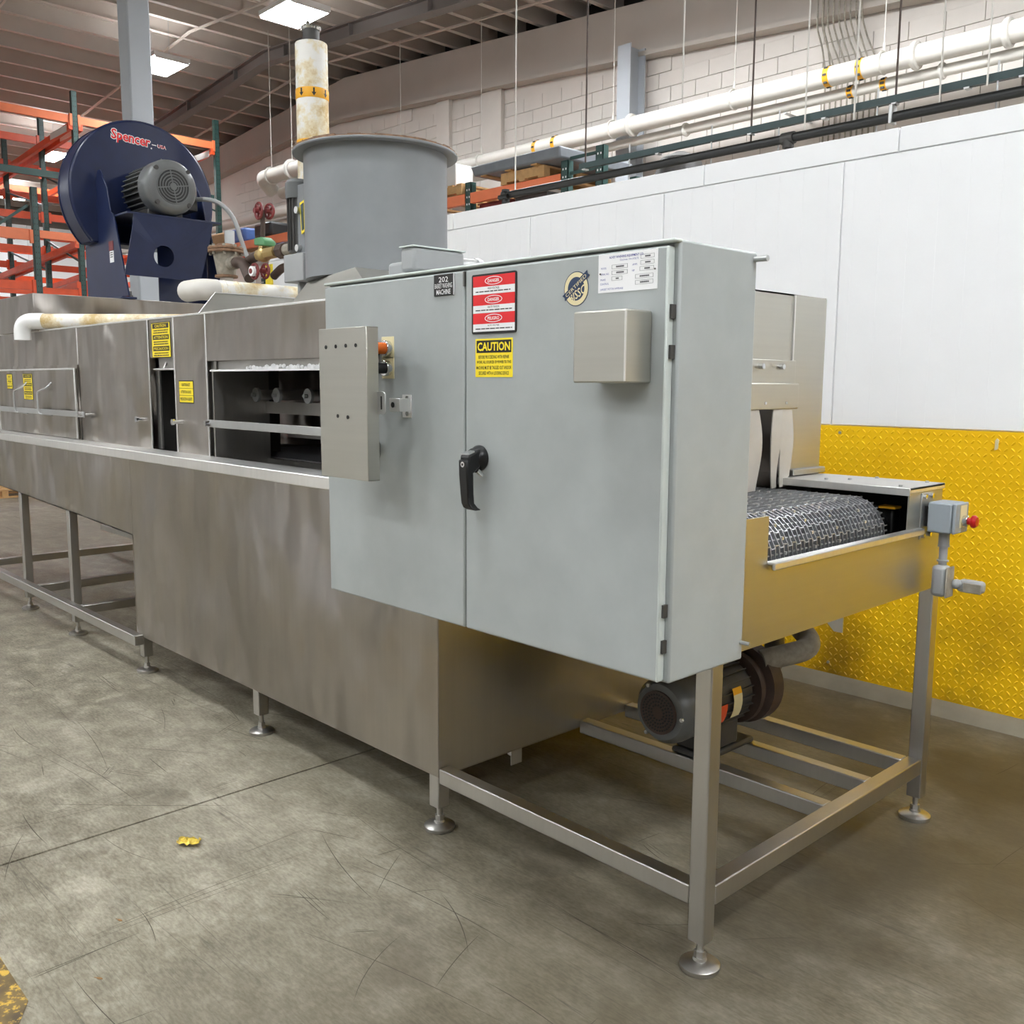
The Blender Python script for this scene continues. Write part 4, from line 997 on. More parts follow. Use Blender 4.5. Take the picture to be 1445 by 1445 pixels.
outer = [(2.815, 2.765), (3.405, 2.765), (3.385, 2.66), (3.31, 2.34), (2.745, 2.345), (2.80, 2.66)]
def ax(z): return -6.84 - (.0 if z > 2.66 else (2.66 - z) * .10)
# apron with a round hole: fan of quads between hole and outline
def ray_out(a):
    d_ = (math.cos(a), math.sin(a)); best = None
    for (y0, z0), (y1, z1) in zip(outer, outer[1:] + outer[:1]):
        ex, ez = y1 - y0, z1 - z0; den = d_[0] * ez - d_[1] * ex
        if abs(den) < 1e-9: continue
        t_ = ((y0 - hc.y) * ez - (z0 - hc.z) * ex) / den; s_ = ((y0 - hc.y) * d_[1] - (z0 - hc.z) * d_[0]) / den
        if t_ > 0 and -1e-6 <= s_ <= 1 + 1e-6 and (best is None or t_ < best): best = t_
    return best
angs = sorted([2 * PI * i / N for i in range(N)] + [math.atan2(z - hc.z, y - hc.y) % (2 * PI) for y, z in outer])
V = []; F = []
for a in angs:
    t_ = ray_out(a); y1, z1 = hc.y + t_ * math.cos(a), hc.z + t_ * math.sin(a); y0, z0 = hc.y + hr * math.cos(a), hc.z + hr * math.sin(a)
    V += [(ax(z0), y0, z0), (ax(z1), y1, z1), (ax(z0) - .006, y0, z0), (ax(z1) - .006, y1, z1)]
n = len(angs)
for i in range(n):
    j = (i + 1) % n; F += [(4 * i, 4 * i + 1, 4 * j + 1, 4 * j), (4 * i + 2, 4 * j + 2, 4 * j + 3, 4 * i + 3), (4 * i, 4 * j, 4 * j + 2, 4 * i + 2), (4 * i + 1, 4 * i + 3, 4 * j + 3, 4 * j + 1)]
ap._a(V, F); ob('shelf_apron', ap, 'navy', B_, smooth=False)
ob('brace', MB().box(-7.10, -7.09, 3.085, 3.47, 2.19, 2.765), 'navy', B_)
# motor
my, mz = 3.10, 2.985
m = MB(); m.lathe([(.165, 0), (.165, .34)], (-7.30, my, mz), (1, 0, 0), 40); mb_ = ob('motor_body', m, 'motor_dark', B_)
m = MB()
for k in range(30):
    a = 2 * PI * k / 30; c, q = math.cos(a), math.sin(a)
    m.bar((-7.28, my + .175 * c, mz + .175 * q), (-6.98, my + .175 * c, mz + .175 * q), .007, .030, (0, c, q))
ob('cooling_fins', m, 'motor_grey', mb_)
m = MB(); m.lathe([(.185, 0), (.195, .01), (.195, .10), (.188, .135), (.165, .160), (.125, .168), (.12, .166)], (-6.98, my, mz), (1, 0, 0), 48); ob('fan_cover', m, 'motor_grey', B_)
xg = -6.98 + .168
m = MB(); m.cyl((xg - .004, my, mz), (xg + .0012, my, mz), .122, n=40); g_ = ob('grille_back', m, 'black', B_)
for r_ in (.118, .098, .078, .058, .038):
    ob('grille_ring', MB().torus((xg + .001, my, mz), (1, 0, 0), r_, .0042, 40, 6), 'motor_grey', g_)
m = MB(); m.cyl((xg - .002, my, mz), (xg + .004, my, mz), .026, n=20)
for k in range(4):
    a = R(10 + 45 * 0) + k * PI / 2; m.bar((xg + .001, my + .02 * math.cos(a), mz + .02 * math.sin(a)), (xg + .001, my + .12 * math.cos(a), mz + .12 * math.sin(a)), .008, .006, (1, 0, 0))
ob('grille_hub', m, 'motor_grey', g_)
m = MB()
for k in range(4):
    a = R(45 + 90 * k); m.cyl((-6.85, my + .165 * math.cos(a), mz + .165 * math.sin(a)), (-6.815, my + .165 * math.cos(a), mz + .165 * math.sin(a)), .016, n=10)
ob('cover_screws', m, 'motor_dark', B_); ob('eye_bolt', MB().torus((-7.0, my, mz + .205), (0, 1, 0), .014, .004, 16, 6), 'motor_grey', B_)
m = MB(); m.box(-7.26, -6.96, my - .13, my + .13, 2.78, 2.84); ob('motor_foot', m, 'motor_dark', B_, bevel=.008)
m = MB(); m.box(-7.22, -7.0, my + .17, my + .27, mz - .12, mz + .06); ob('terminal_box', m, 'motor_dark', B_, bevel=.01)
m = MB(); m.tube([(-7.0, 3.37, 2.955), (-6.93, 3.39, 2.95)] + arc((-6.93, 3.40, 2.60), .35, PI / 2, .25, (.55, .5, 0), (0, 0, 1), 10) + [(-6.70, 3.63, 2.45), (-6.68, 3.65, 2.25)], .017, 10); ob('flexible_conduit', m, 'conduit_grey', B_)
fB = Face((bx_ + .001, by_, bz_), (0, 1, 0), (0, 0, 1))
b = MB(); fB.text(b, 'Spencer', -.085, .405, .302, .104, .0005, .075, -.07); ob('lettering_outline', b, 'sign_white', B_, smooth=False)
b = MB(); fB.text(b, 'Spencer', -.085, .405, .292, .094, .0014, .022, -.07); ob('red_lettering', b, 'red', B_, smooth=False)
b = MB(); fB.text(b, '—', .09, .392, .035, .006, .0005, .02, -.07); fB.text(b, '.', .068, .365, .012, .012, .0005, .02); fB.text(b, 'USA', .150, .388, .07, .028, .0005, .02, -.07); ob('white_lettering', b, 'sign_white', B_, smooth=False)
b = MB(); fB.text(b, 'USA', .150, .388, .06, .020, .0012, .0, -.07); ob('red_lettering', b, 'red', B_, smooth=False)
b = MB(); b.box(-7.155, -7.075, 2.752, 2.755, 2.535, 2.60); ob('warning_tag', b, 'wheel_red', B_); b = MB(); b.box(-7.145, -7.075, 2.752, 2.755, 2.45, 2.53); ob('paper_tag', b, 'sign_white', B_)
b = MB()
for z in (2.50, 2.485, 2.515): b.box(-7.135, -7.09, 2.7512, 2.752, z, z + .006)
ob('tag_print', b, 'sign_black', B_)

# ================================================================== EXHAUST STACK
X_ = thing('exhaust_fan', 'wide grey round exhaust fan housing with flanged rusty rim', 'fan', (-3.638, 2.60, 2.056))
sx, sy_ = -3.638, 2.60; sr_ = .318; z0, z1 = 2.056, 2.599
m = MB(); m.lathe([(sr_, 0), (sr_, z1 - z0)], (sx, sy_, z0), (0, 0, 1), 72); ob('housing', m, 'machine_grey', X_)
m = MB(); m.lathe([(sr_ - .01, 0), (sr_ + .046, 0), (sr_ + .048, .006), (sr_ + .046, .010), (sr_ - .01, .010)], (sx, sy_, z1 - .004), (0, 0, 1), 72); ob('flange', m, 'machine_grey', X_)
m = MB()
for k in range(40):
    a = 2 * PI * k / 40; m.prism([(sx + r2 * math.cos(aa), sy_ + r2 * math.sin(aa), z1 + .006) for r2, aa in ((sr_ - .005, a), (sr_ + .047 - random.uniform(0, .004), a), (sr_ + .047 - random.uniform(0, .004), a + .157), (sr_ - .005, a + .157))], (0, 0, random.uniform(.005, .010)))
ob('gasket', m, 'rust', X_, smooth=False)
fx, fy = -4.03, 2.44
m = MB(); m.cyl((fx, fy, 2.20), (fx, fy, 2.46), .050, n=24)
for k in range(18):
    a = 2 * PI * k / 18; m.bar((fx + .05 * math.cos(a), fy + .05 * math.sin(a), 2.21), (fx + .05 * math.cos(a), fy + .05 * math.sin(a), 2.45), .004, .012, (math.cos(a), math.sin(a), 0))
ob('motor_body', m, 'motor_dark', X_)
m = MB(); m.lathe([(.060, 0), (.062, .02), (.062, .07), (.05, .085), (.02, .09)], (fx, fy, 2.445), (0, 0, 1), 28); ob('motor_cap', m, 'motor_grey', X_)
m = MB(); m.box(-4.005, -3.895, 2.405, 2.42, 2.155, 2.50); m.box(-3.91, -3.80, 2.405, 2.60, 2.155, 2.49); bp = ob('motor_bracket', m, 'machine_grey', X_, bevel=.004)
m = MB()
for z in (2.215, 2.385): m.cyl((-3.97, 2.405, z), (-3.97, 2.385, z), .016, n=14)
ob('bolts', m, 'zinc', bp)
m = MB(); m.prism([(-3.945, 2.398, 2.275), (-3.915, 2.398, 2.285), (-3.915, 2.398, 2.425), (-3.955, 2.398, 2.415)], (0, .004, 0)); ob('yellow_label', m, 'sign_yellow', X_)
m = MB(); m.prism([(-3.938, 2.396, 2.290), (-3.921, 2.396, 2.295), (-3.921, 2.396, 2.412), (-3.946, 2.396, 2.405)], (0, .002, 0)); ob('label_print', m, 'strut_green', X_)
m = MB(); m.box(-4.045, -3.875, 2.36, 2.46, 2.06, 2.185); ob('junction_box', m, 'conduit_grey', X_, bevel=.004)
m = MB(); m.cyl((-3.97, 2.41, ZT), (-3.97, 2.41, 2.065), .02, n=12); ob('box_support', m, 'conduit_grey', X_)

# ================================================================== PIPES on and behind the machine
dp_ = thing('overflow_pipe', 'white plastic pipe with elbow crossing the hood top by the plenum', 'pipe', (-6.9, 2.05, 1.87))
m = MB(); m.tube(path([(-6.905, 2.06, 1.868), (-6.905, 2.06, 1.992), (-6.80, 2.165, 1.992)], .075, 8), .052, 20); ob('elbow', m, 'white_plastic', dp_)
m = MB(); m.cyl((-6.80, 2.165, 1.992), (-5.70, 3.27, 1.992), .0485, n=20); ob('pipe', m, 'dirty_white', dp_)
m = MB(); m.cyl((-6.2, 2.77, ZT), (-6.2, 2.77, 1.95), .03, n=10); m.cyl((-5.80, 3.17, ZT), (-5.80, 3.17, 1.95), .03, n=10); ob('saddle', m, 'white_plastic', dp_)
ip = thing('insulated_pipe', 'short dirty white insulated pipe lying across the hood before the valves', 'pipe', (-4.9, 2.4, ZT))
m = MB(); m.cyl((-4.92, 2.44, 2.090), (-4.92, 3.40, 2.090), .054, n=24); ob('insulation', m, 'dirty_white', ip)
m = MB(); m.tube(path([(-4.92, 2.46, 2.090), (-4.92, 2.375, 2.090), (-5.10, 2.375, 2.090)], .06, 6), .057, 20); ob('elbow_cover', m, 'white_pipe', ip)
m = MB()
for y in (2.50, 2.57, 2.98): m.torus((-4.92, y, 2.09), (0, 1, 0), .054, .003, 24, 6)
ob('band', m, 'dirty_white', ip); m = MB(); m.box(-4.95, -4.89, 3.2, 3.26, ZT, 2.04); ob('saddle', m, 'steel_tube', ip)

sv = thing('steam_valve_piping', 'rusty strainer and brass valves with red handwheels between blower and exhaust fan', 'valve', (-5.6, 3.0, ZT))
y3 = 3.0
m = MB(); m.lathe([(.04, 0), (.058, .02), (.062, .05), (.078, .14), (.078, .165)], (-5.86, y3, 2.262), (0, 0, 1), 28); m.cyl((-5.79, y3, 2.352), (-5.73, y3, 2.352), .042, n=16); ob('strainer_body', m, 'cast_grey', sv)
m = MB(); m.cyl((-5.86, y3, 2.424), (-5.86, y3, 2.440), .112, n=36); m.cyl((-5.86, y3, 2.442), (-5.86, y3, 2.458), .112, n=36); m.lathe([(.075, 0), (.05, .022)], (-5.86, y3, 2.458), (0, 0, 1), 24); m.cyl((-5.86, y3, 2.268), (-5.86, y3, 2.284), .072, n=24)
fl = ob('strainer_flange', m, 'rust', sv, bevel=.003)
m = MB()
for k in range(8):
    a = 2 * PI * k / 8 + .2; m.cyl((-5.86 + .095 * math.cos(a), y3 + .095 * math.sin(a), 2.408), (-5.86 + .095 * math.cos(a), y3 + .095 * math.sin(a), 2.472), .010, n=8)
ob('flange_bolts', m, 'cast_grey', fl)
ob('stand_pipe', MB().cyl((-5.86, y3, ZT), (-5.86, y3, 2.268), .042, n=18), 'white_pipe', sv)
ob('riser', MB().cyl((-5.86, y3 + .03, 2.475), (-5.86, y3 + .03, 2.565), .032, n=16), 'zinc', sv)
m = MB(); m.tube(path([(-5.74, y3, 2.352), (-5.64, y3, 2.352), (-5.50, y3 - .03, 2.235)], .05, 6), .034, 14); m.cyl((-5.18, y3, 2.372), (-5.11, y3, 2.372), .046, n=8); ob('iron_pipe', m, 'pipe_brown', sv)
m = MB(); m.tube(path([(-5.62, y3 + .03, 2.352), (-5.52, y3 + .02, 2.372), (-5.30, y3, 2.374)], .03), .030, 14); ob('iron_nipple', m, 'pipe_brown', sv)
m = MB(); m.tube(path([(-5.40, y3 + .08, 2.25), (-5.30, y3 + .08, 2.292), (-4.4, y3 + .08, 2.30)], .04), .026, 12); ob('lower_pipe', m, 'pipe_brown', sv)
m = MB(); m.ball((-5.37, y3, 2.370), .047, 18); m.cyl((-5.43, y3, 2.370), (-5.22, y3, 2.373), .036, n=8); m.cyl((-5.37, y3, 2.368), (-5.37, y3, 2.43), .034, n=8); ob('valve_body', m, 'brass', sv)
m = MB(); m.prism([(-5.42, y3 - .04, 2.425), (-5.29, y3 - .04, 2.41), (-5.29, y3 - .04, 2.440), (-5.34, y3 - .04, 2.468), (-5.42, y3 - .04, 2.468)], (0, .08, 0)); ob('valve_bonnet', m, 'green_valve', sv, bevel=.008)
m = MB(); m.cyl((-5.38, y3, 2.46), (-5.36, y3 - .005, 2.63), .014, n=12); ob('valve_stem', m, 'pipe_brown', sv)
def handwheel(c, ax_, r_):
    c = Vector(c); m = MB(); m.torus(c, ax_, r_, .008, 24, 8)
    d_ = Vector(ax_).normalized(); u_ = Vector((0, 0, 1)); e = d_.cross(u_).normalized(); u_ = e.cross(d_)
    for k in range(5):
        a = 2 * PI * k / 5; m.cyl(c, c + (e * math.cos(a) + u_ * math.sin(a)) * r_, .007, n=8)
    m.cyl(c - d_ * .02, c + d_ * .03, .016, n=12); return ob('handwheel', m, 'wheel_red', sv)
handwheel((-5.375, y3 - .025, 2.625), (-.05, -1, 0), .046); handwheel((-5.345, y3 + .03, 2.625), (.15, -1, 0), .042)
handwheel((-5.40, y3 - .05, 2.268), (0, -1, 0), .044); handwheel((-5.36, y3 + .0, 2.27), (.05, -1, 0), .042)
m = MB(); m.cyl((-5.40, y3 - .075, 2.268), (-5.40, y3 - .055, 2.268), .030, n=20); ob('gauge_face', m, 'sign_white', sv)
m = MB(); m.cyl((-5.11, y3, 2.372), (-4.35, y3, 2.385), .034, n=16); ob('steel_pipe', m, 'cast_grey', sv)
m = MB(); m.tube(path([(-5.2, y3 + .1, 2.44), (-5.05, y3 + .1, 2.42), (-4.9, y3 + .1, 2.30)], .06), .016, 10); ob('flexible_conduit', m, 'conduit_grey', sv)

vp = thing('insulated_riser', 'upright white insulated pipe with yellow arrow bands behind the exhaust fan', 'pipe', (-6.385, 4.0, 0))
vx, vy, vr = -6.385, 4.0, .118
ob('insulation', MB().cyl((vx, vy, .25), (vx, vy, 4.06), vr, n=28), 'dirty_white', vp, bevel=.01)
m = MB(); m.cyl((vx, vy, 0), (vx, vy, .26), .07, n=18); m.cyl((vx, vy, 4.05), (vx, vy, 4.16), .062, n=18); ob('inner_pipe', m, 'motor_dark', vp)
m = MB(); m.torus((vx, vy, 4.165), (0, 0, 1), .055, .02, 20, 8); m.ball((vx + .04, vy - .05, 4.18), .018, 8); m.ball((vx - .05, vy - .02, 4.175), .018, 8); ob('pipe_coupling', m, 'chrome', vp)
fa = Face((vx, vy, 0), (1, 0, 0), (0, 0, 1))
for zc, dn in ((3.695, 1), (3.335, -1)):
    bnd = ob('arrow_band', MB().lathe([(vr + .002, -.036), (vr + .003, -.034), (vr + .003, .034), (vr + .002, .036)], (vx, vy, zc), (0, 0, 1), 40), 'tape_orange', vp)
    m = MB()
    for k in range(8):
        a = 2 * PI * k / 8 + .33
        def q(da, dz): return (vx + (vr + .0045) * math.cos(a + da), vy + (vr + .0045) * math.sin(a + da), zc + dz * dn)
        for pts in (((-.05, .028), (.05, .028), (.05, -.002), (-.05, -.002)), ((-.14, -.002), (.14, -.002), (0, -.028))):
            m.prism([q(*p_) for p_ in pts], Vector((math.cos(a), math.sin(a), 0)) * .001)
    ob('arrow', m, 'sign_black', bnd, smooth=False)

# ================================================================== OVERHEAD PIPES near the back wall
def bands(parent, c, d_, r_, xs_, mt='tape_orange'):
    for x in xs_:
        ob('arrow_band', MB().lathe([(r_ + .003, -.035), (r_ + .004, 0), (r_ + .003, .035)], (x, c[1], c[2]), (1, 0, 0), 24), mt, parent)
        m = MB()
        for k in range(8):
            a = 2 * PI * k / 8; m.box(x - .022, x + .022, c[1] + r_ * math.cos(a) - .012, c[1] + r_ * math.cos(a) + .012, c[2] + r_ * math.sin(a) - .012, c[2] + r_ * math.sin(a) + .012)
        ob('arrow', m, 'sign_black', parent, smooth=False)
yp = 10.7
zp1 = 5.16
op1 = thing('insulated_main', 'thick white insulated pipe running along the upper block wall', 'pipe', (-8, yp, zp1))
ob('insulation', MB().cyl((-27, yp, zp1), (7.5, yp, zp1), .112, n=28), 'white_pipe', op1)
for x in (-12.6, -8.9, -4.93, -3.98, -2.2, .5):
    ob('coupling', MB().torus((x, yp, zp1), (1, 0, 0), .118, .038, 28, 8), 'white_pipe', op1)
bands(op1, (0, yp, zp1), 1, .112, (-10.75, -10.35, -5.95, -5.55))
m = MB(); h = []
for x in (-14.2, -12.05, -9.25, -7.25, -5.3, -2.9, -.6):
    m.torus((x, yp, zp1 + .01), (1, 0, 0), .12, .014, 20, 6); m.cyl((x, yp, zp1 + .12), (x, yp, zp1 + .22), .016, n=8); m.cyl((x, yp, zp1 + .22), (x, yp, zr(x) + .01), .006, n=6)
ob('clevis_hanger', m, 'white_pipe', op1)
op2 = thing('insulated_return', 'thinner white insulated pipe below the thick one along the block wall', 'pipe', (-8, yp + .16, 5.0))
ob('insulation', MB().cyl((-27, yp + .16, 4.985), (7.5, yp + .16, 4.985), .062, n=24), 'white_pipe', op2)
bands(op2, (0, yp + .16, 4.985), 1, .062, (-5.75, -5.35))
for x in (-8.1, -4.7, -3.3, -1.5): ob('coupling', MB().torus((x, yp + .16, 4.985), (1, 0, 0), .062, .03, 24, 8), 'white_pipe', op2)
m = MB()
for x in (-13, -10, -6.6, -3, 1): m.box(x - .02, x + .02, yp + .14, YW - .02, 4.90, 4.915)
ob('wall_bracket', m, 'zinc', op2)
e1 = thing('insulated_elbow_pipes', 'pair of short white insulated elbow pipes hanging beyond the steam valves', 'pipe', (-15.4, 9, 5.2))
m = MB(); m.tube(path([(-16.15, 9.25, 5.05), (-16.1, 9.0, 5.24), (-15.0, 9.0, 5.24), (-14.0, 9.0, 5.22)], .12, 6), .13, 18); ob('upper_insulation', m, 'white_pipe', e1)
m = MB(); m.tube(path([(-16.0, 9.35, 5.02), (-15.2, 9.3, 5.02), (-14.2, 9.2, 5.06)], .15, 6), .10, 16); ob('lower_insulation', m, 'white_pipe', e1)
ob('coupling', MB().torus((-15.05, 9.0, 5.24), (1, 0, 0), .14, .04, 20, 8), 'white_pipe', e1)
m = MB()
for x in (-15.75, -15.05): m.torus((x, 9.0, 5.24), (1, 0, 0), .14, .015, 20, 6); m.cyl((x, 9.0, 5.38), (x, 9.0, zr(x) + .01), .008, n=6)
ob('hanger', m, 'white_pipe', e1)

# sprinkler pipe, strut channel and the rods that carry them
YS = 5.3
spk = thing('sprinkler_pipe', 'black iron sprinkler pipe running above the white partition', 'pipe', (-3, YS, 3.07))
ob('pipe', MB().cyl((-5.66, YS, 3.066), (7, YS, 3.066), .027, n=18), 'pipe_black', spk)
m = MB(); m.ball((-5.68, YS, 3.066), .045, 12); m.cyl((-5.68, YS, 3.0), (-5.68, YS, 3.11), .032, n=12); m.cyl((-5.72, YS - .03, 3.05), (-5.62, YS - .03, 3.05), .02, n=8); ob('end_fitting', m, 'pipe_black', spk)
m = MB(); m.cyl((-3.235, YS, 3.066), (-3.155, YS, 3.066), .036, n=14); m.cyl((-3.195, YS, 3.066), (-3.195, YS, 3.01), .034, n=14); m.cyl((-3.195, YS, 3.02), (-3.195, YS, 2.5), .022, n=12); ob('tee_drop', m, 'motor_dark', spk)
m = MB(); m.box(-2.565, -2.545, YS - .032, YS + .032, 3.03, 3.13); ob('clevis_hanger', m, 'zinc', spk, bevel=.004)
stt = thing('strut_channel', 'dark green strut channel above the sprinkler pipe', 'strut', (-3, YS, 3.165))
ob('channel', MB().box(-4.92, 7, YS + .02, YS + .055, 3.15, 3.190), 'strut_green', stt)
m = MB()
for x in (-4.87, -4.2, -3.48, -2.98, -2.56, -2.17, -1.9): m.box(x - .014, x + .014, YS + .014, YS + .06, 3.140, 3.149)
ob('washer_nuts', m, 'zinc', stt)
def rod_thing(x, y, z0, z1, r_, mt, label, grp):
    o = ob('hanger_rod', MB().cyl((x, y, z0), (x, y, z1), r_, n=8), mt); tag(o, label, 'rod', grp); return o
grp = 'hanger rods above the partition'
for i, (x, z0, mt, r_) in enumerate(((-5.57, 3.07, 'white_pipe', .0055), (-4.87, 3.14, 'pipe_brown', .006), (-3.99, 3.46, 'white_pipe', .0055), (-3.48, 3.10, 'pipe_brown', .006), (-3.09, 3.02, 'white_pipe', .005), (-2.78, 3.02, 'white_pipe', .006), (-2.56, 3.10, 'pipe_brown', .006), (-2.30, 3.0, 'white_pipe', .005), (-2.06, 3.13, 'white_pipe', .005), (-1.90, 3.05, 'pipe_brown', .006), (-1.76, 2.99, 'white_pipe', .006))):
    nm = ['first', 'second', 'third', 'fourth', 'fifth', 'sixth', 'seventh', 'eighth', 'ninth', 'tenth', 'last'][i]
    rod_thing(x, YS + .037 if mt == 'pipe_brown' else YS - .0, max(z0, 3.09 if mt != 'pipe_brown' else z0), zr(x) + .01, r_, mt, ('dark' if mt == 'pipe_brown' else 'white') + ' hanger rod, %s from the exhaust fan along the partition' % nm, grp)
for i, x in enumerate((-4.45, -3.77, -3.28, -2.66, -2.02)):
    rod_thing(x, YS + .03, 2.55, 3.25, .005, 'zinc', 'short zinc rod below the strut channel, %s from the exhaust fan' % ['first', 'second', 'third', 'fourth', 'fifth'][i], 'short rods below the strut')
# steel conduits rising on the block wall
for i in range(10):
    x = -6.42 + i * .075; xt = x - .10 - .002 * i if i > 1 else x - .02
    m = MB(); m.tube(path([(x, YW - .045, 2.2), (x, YW - .045, 5.45 - .03 * (i % 3)), (xt, YW - .12, 5.76), (xt, YW - .27, 5.95), (xt - .0, YW - .27, zr(xt) - .01)], .08, 4), .011, 8)
    o = ob('conduit', m, 'cast_grey'); tag(o, 'thin galvanised conduit on the block wall, %s of ten counted from the grey wall column' % ['first', 'second', 'third', 'fourth', 'fifth', 'sixth', 'seventh', 'eighth', 'ninth', 'last'][i], 'conduit', 'ten conduits on the block wall')

# ================================================================== RACKS
rk = thing('pallet_rack', 'tall green and orange push back pallet rack behind the blower', 'rack', (-19.5, 6.4, 0))
def hole_post():
    m = MB(); m.box(-.05, .05, -.042, .042, 0, 1.0); return m
def upright(x, y, h):
    m = MB(); m.box(x - .045, x + .045, y - .045, y - .040, 0, h); m.box(x - .045, x + .045, y + .040, y + .045, 0, h); m.box(x + .040, x + .045, y - .045, y + .045, 0, h)
    u_ = ob('upright', m, 'rack_green', rk, smooth=False)
    hm = MB(); z = .4
    while z < h - .06:
        for dy in (-.018, .018): hm.box(x + .0452, x + .046, y + dy - .006, y + dy + .006, z, z + .02)
        hm.box(x - .01, x + .01, y - .0458, y - .0452, z, z + .02); z += .085
    tag(ob('punched_holes', hm, 'black', u_, smooth=False), kind='stuff')
    ob('base_plate', MB().box(x - .08, x + .08, y - .08, y + .08, 0, .012), 'rack_green', u_)
ysf = (3.76, 6.43, 9.09); xsf = (-18.0, -19.75, -22.0, -24.2)
for y in ysf:
    for k, x in enumerate(xsf): upright(x, y, 6.62)
for y, h in ((2.45, 4.4), (5.05, 4.53), (5.9, 3.6), (4.3, 3.3)): upright(-16.0, y, h)
def beam(x, ya, yb_, z, mt='orange', hh=.13):
    if z < 3.5 and x < -20: return
    b = ob('beam', MB().box(x - .03, x + .03, ya, yb_, z - hh / 2, z + hh / 2), mt, rk, smooth=False)
    for y in (ya, yb_): ob('beam_connector', MB().box(x + .005, x + .052, y - (.0 if y == ya else .045), y + (.045 if y == ya else .0), z - .11, z + .09), mt, b, smooth=False)
for k, x in enumerate(xsf):
    for z, mt in ((6.14, 'orange_light' if k == 0 else 'orange'), (5.55, 'orange'), (4.75, 'orange'), (4.12, 'orange_light' if k == 0 else 'orange'), (3.15, 'orange'), (1.9, 'orange')):
        for ya, yb_ in zip(ysf, ysf[1:]):
            if k == 0 and z in (5.55, 4.75): continue
            beam(x, ya + .047, yb_ - .047, z - .06 * k, mt)
        beam(x, 1.15, 3.76 - .047, z - .06 * k, mt)
for z in (3.80, 3.05): beam(-16.0, 2.5, 5.0, z, 'orange_light' if z > 3.5 else 'orange')
for x, z in ((-18.0, 5.15), (-16.0, 2.25)): ob('tie_bar', MB().box(x - .03, x + .03, 1.0, 9.0, z - .055, z + .055), 'rack_green', rk, smooth=False)
for y in (3.85, 5.0, 6.35, 6.52, 7.7, 9.0):
    for z in (6.02, 4.0, 3.3):
        m = MB(); m.bar((-17.96, y, z), (-24.2, y, z - .30), .07, .11); b = ob('slide_rail', m, 'orange', rk, smooth=False)
        if z > 5: ob('rail_label', MB().box(-18.9, -18.05, y - .040, y - .036, z - .085, z + .03), 'white_plastic', b)
for y in ysf:
    for z in (1.2, 2.4, 3.7, 4.9):
        m = MB()
        for xa, xb in zip(xsf, xsf[1:]): m.bar((xa, y, z), (xb, y, z + .55), .03, .03)
        ob('frame_brace', m, 'rack_green', rk, smooth=False)
m = MB(); m.bar((-16, 3.2, 2.9), (-16, 4.95, 4.25), .04, .04); ob('diagonal_brace', m, 'rack_green', rk)

rr = thing('pallet_rack', 'green pallet rack with orange beams seen over the white partition', 'rack', (-8.5, 7.9, 0))
def upright2(x, y, h):
    m = MB(); m.box(x - .05, x + .05, y - .04, y - .033, 0, h); m.box(x - .05, x - .043, y - .04, y + .04, 0, h); m.box(x + .043, x + .05, y - .04, y + .04, 0, h); u_ = ob('upright', m, 'rack_green', rr, smooth=False)
    hm = MB(); z = 2.6
    while z < h - .05: hm.box(x - .028, x - .012, y - .0412, y - .0402, z, z + .02); hm.box(x + .012, x + .028, y - .0412, y - .0402, z, z + .02); z += .08
    tag(ob('punched_holes', hm, 'sign_white', u_, smooth=False), kind='stuff')
for x in (-15.4, -12.0, -8.63, -7.10, -6.62): upright2(x, 7.5, 3.97 if x > -7 else 3.895); upright2(x, 8.6, 3.97 if x > -7 else 3.895)
for xa, xb, mt in ((-15.35, -12.05, 'orange_light'), (-11.95, -8.68, 'orange_light'), (-8.58, -7.15, 'orange_light')):
    for y in (7.48, 8.6):
        ob('beam', MB().box(xa, xb, y - .03, y + .03, 3.655, 3.770), mt, rr, smooth=False); ob('beam', MB().box(xa, xb, y - .03, y + .03, 3.46, 3.54), 'orange', rr, smooth=False)
    m = MB(); x = xa + .15
    while x < xb: m.box(x - .012, x + .012, 7.5, 8.6, 3.542, 3.565); x += .22
    ob('wire_deck', m, 'zinc', rr, smooth=False)
for xa, xb in ((-7.05, -6.67),):
    for z in (3.55, 3.75, 3.9): ob('frame_brace', MB().box(xa, xb, 7.49, 7.51, z, z + .03), 'rack_green', rr)
def pallet(x0, x1, y0, y1, z, label):
    p_ = thing('pallet', label, 'pallet', ((x0 + x1) / 2, (y0 + y1) / 2, z), 'pallets on the rack over the partition')
    for k in range(3):
        yy = y0 + (y1 - y0 - .09) * k / 2; ob('stringer', MB().box(x0, x1, yy, yy + .09, z + .02, z + .10), 'wood', p_)
    n = 7
    for k in range(n):
        xx = x0 + (x1 - x0 - .09) * k / (n - 1); ob('deck_board', MB().box(xx, xx + .09, y0, y1, z + .10, z + .12), 'wood', p_)
    for k in range(3):
        xx = x0 + (x1 - x0 - .09) * k / 2; ob('bottom_board', MB().box(xx, xx + .09, y0, y1, z, z + .02), 'wood', p_)
pallet(-8.03, -7.36, 7.42, 8.5, 3.771, 'wooden pallet on the orange beam under the grey wrapped load')
pallet(-9.75, -8.70, 7.42, 8.5, 3.771, 'wooden pallet under the white carton at the end of the rack')
lo = MB(); lo.hexa([(-8.40, 7.35, 3.905), (-7.06, 7.35, 3.905), (-7.06, 8.5, 3.905), (-8.40, 8.5, 3.905), (-8.45, 7.33, 4.02), (-7.05, 7.33, 4.02), (-7.05, 8.5, 4.02), (-8.45, 8.5, 4.02)])
ld = ob('wrapped_load', lo, 'load_grey', bevel=.02); tag(ld, 'flat grey load wrapped in clear film on top of the rack', 'load')
m = MB(); 
for x in (-8.3, -7.9, -7.5): m.box(x, x + .09, 7.36, 8.4, 3.892, 3.905)
ob('spacer_strips', m, 'wood', ld)
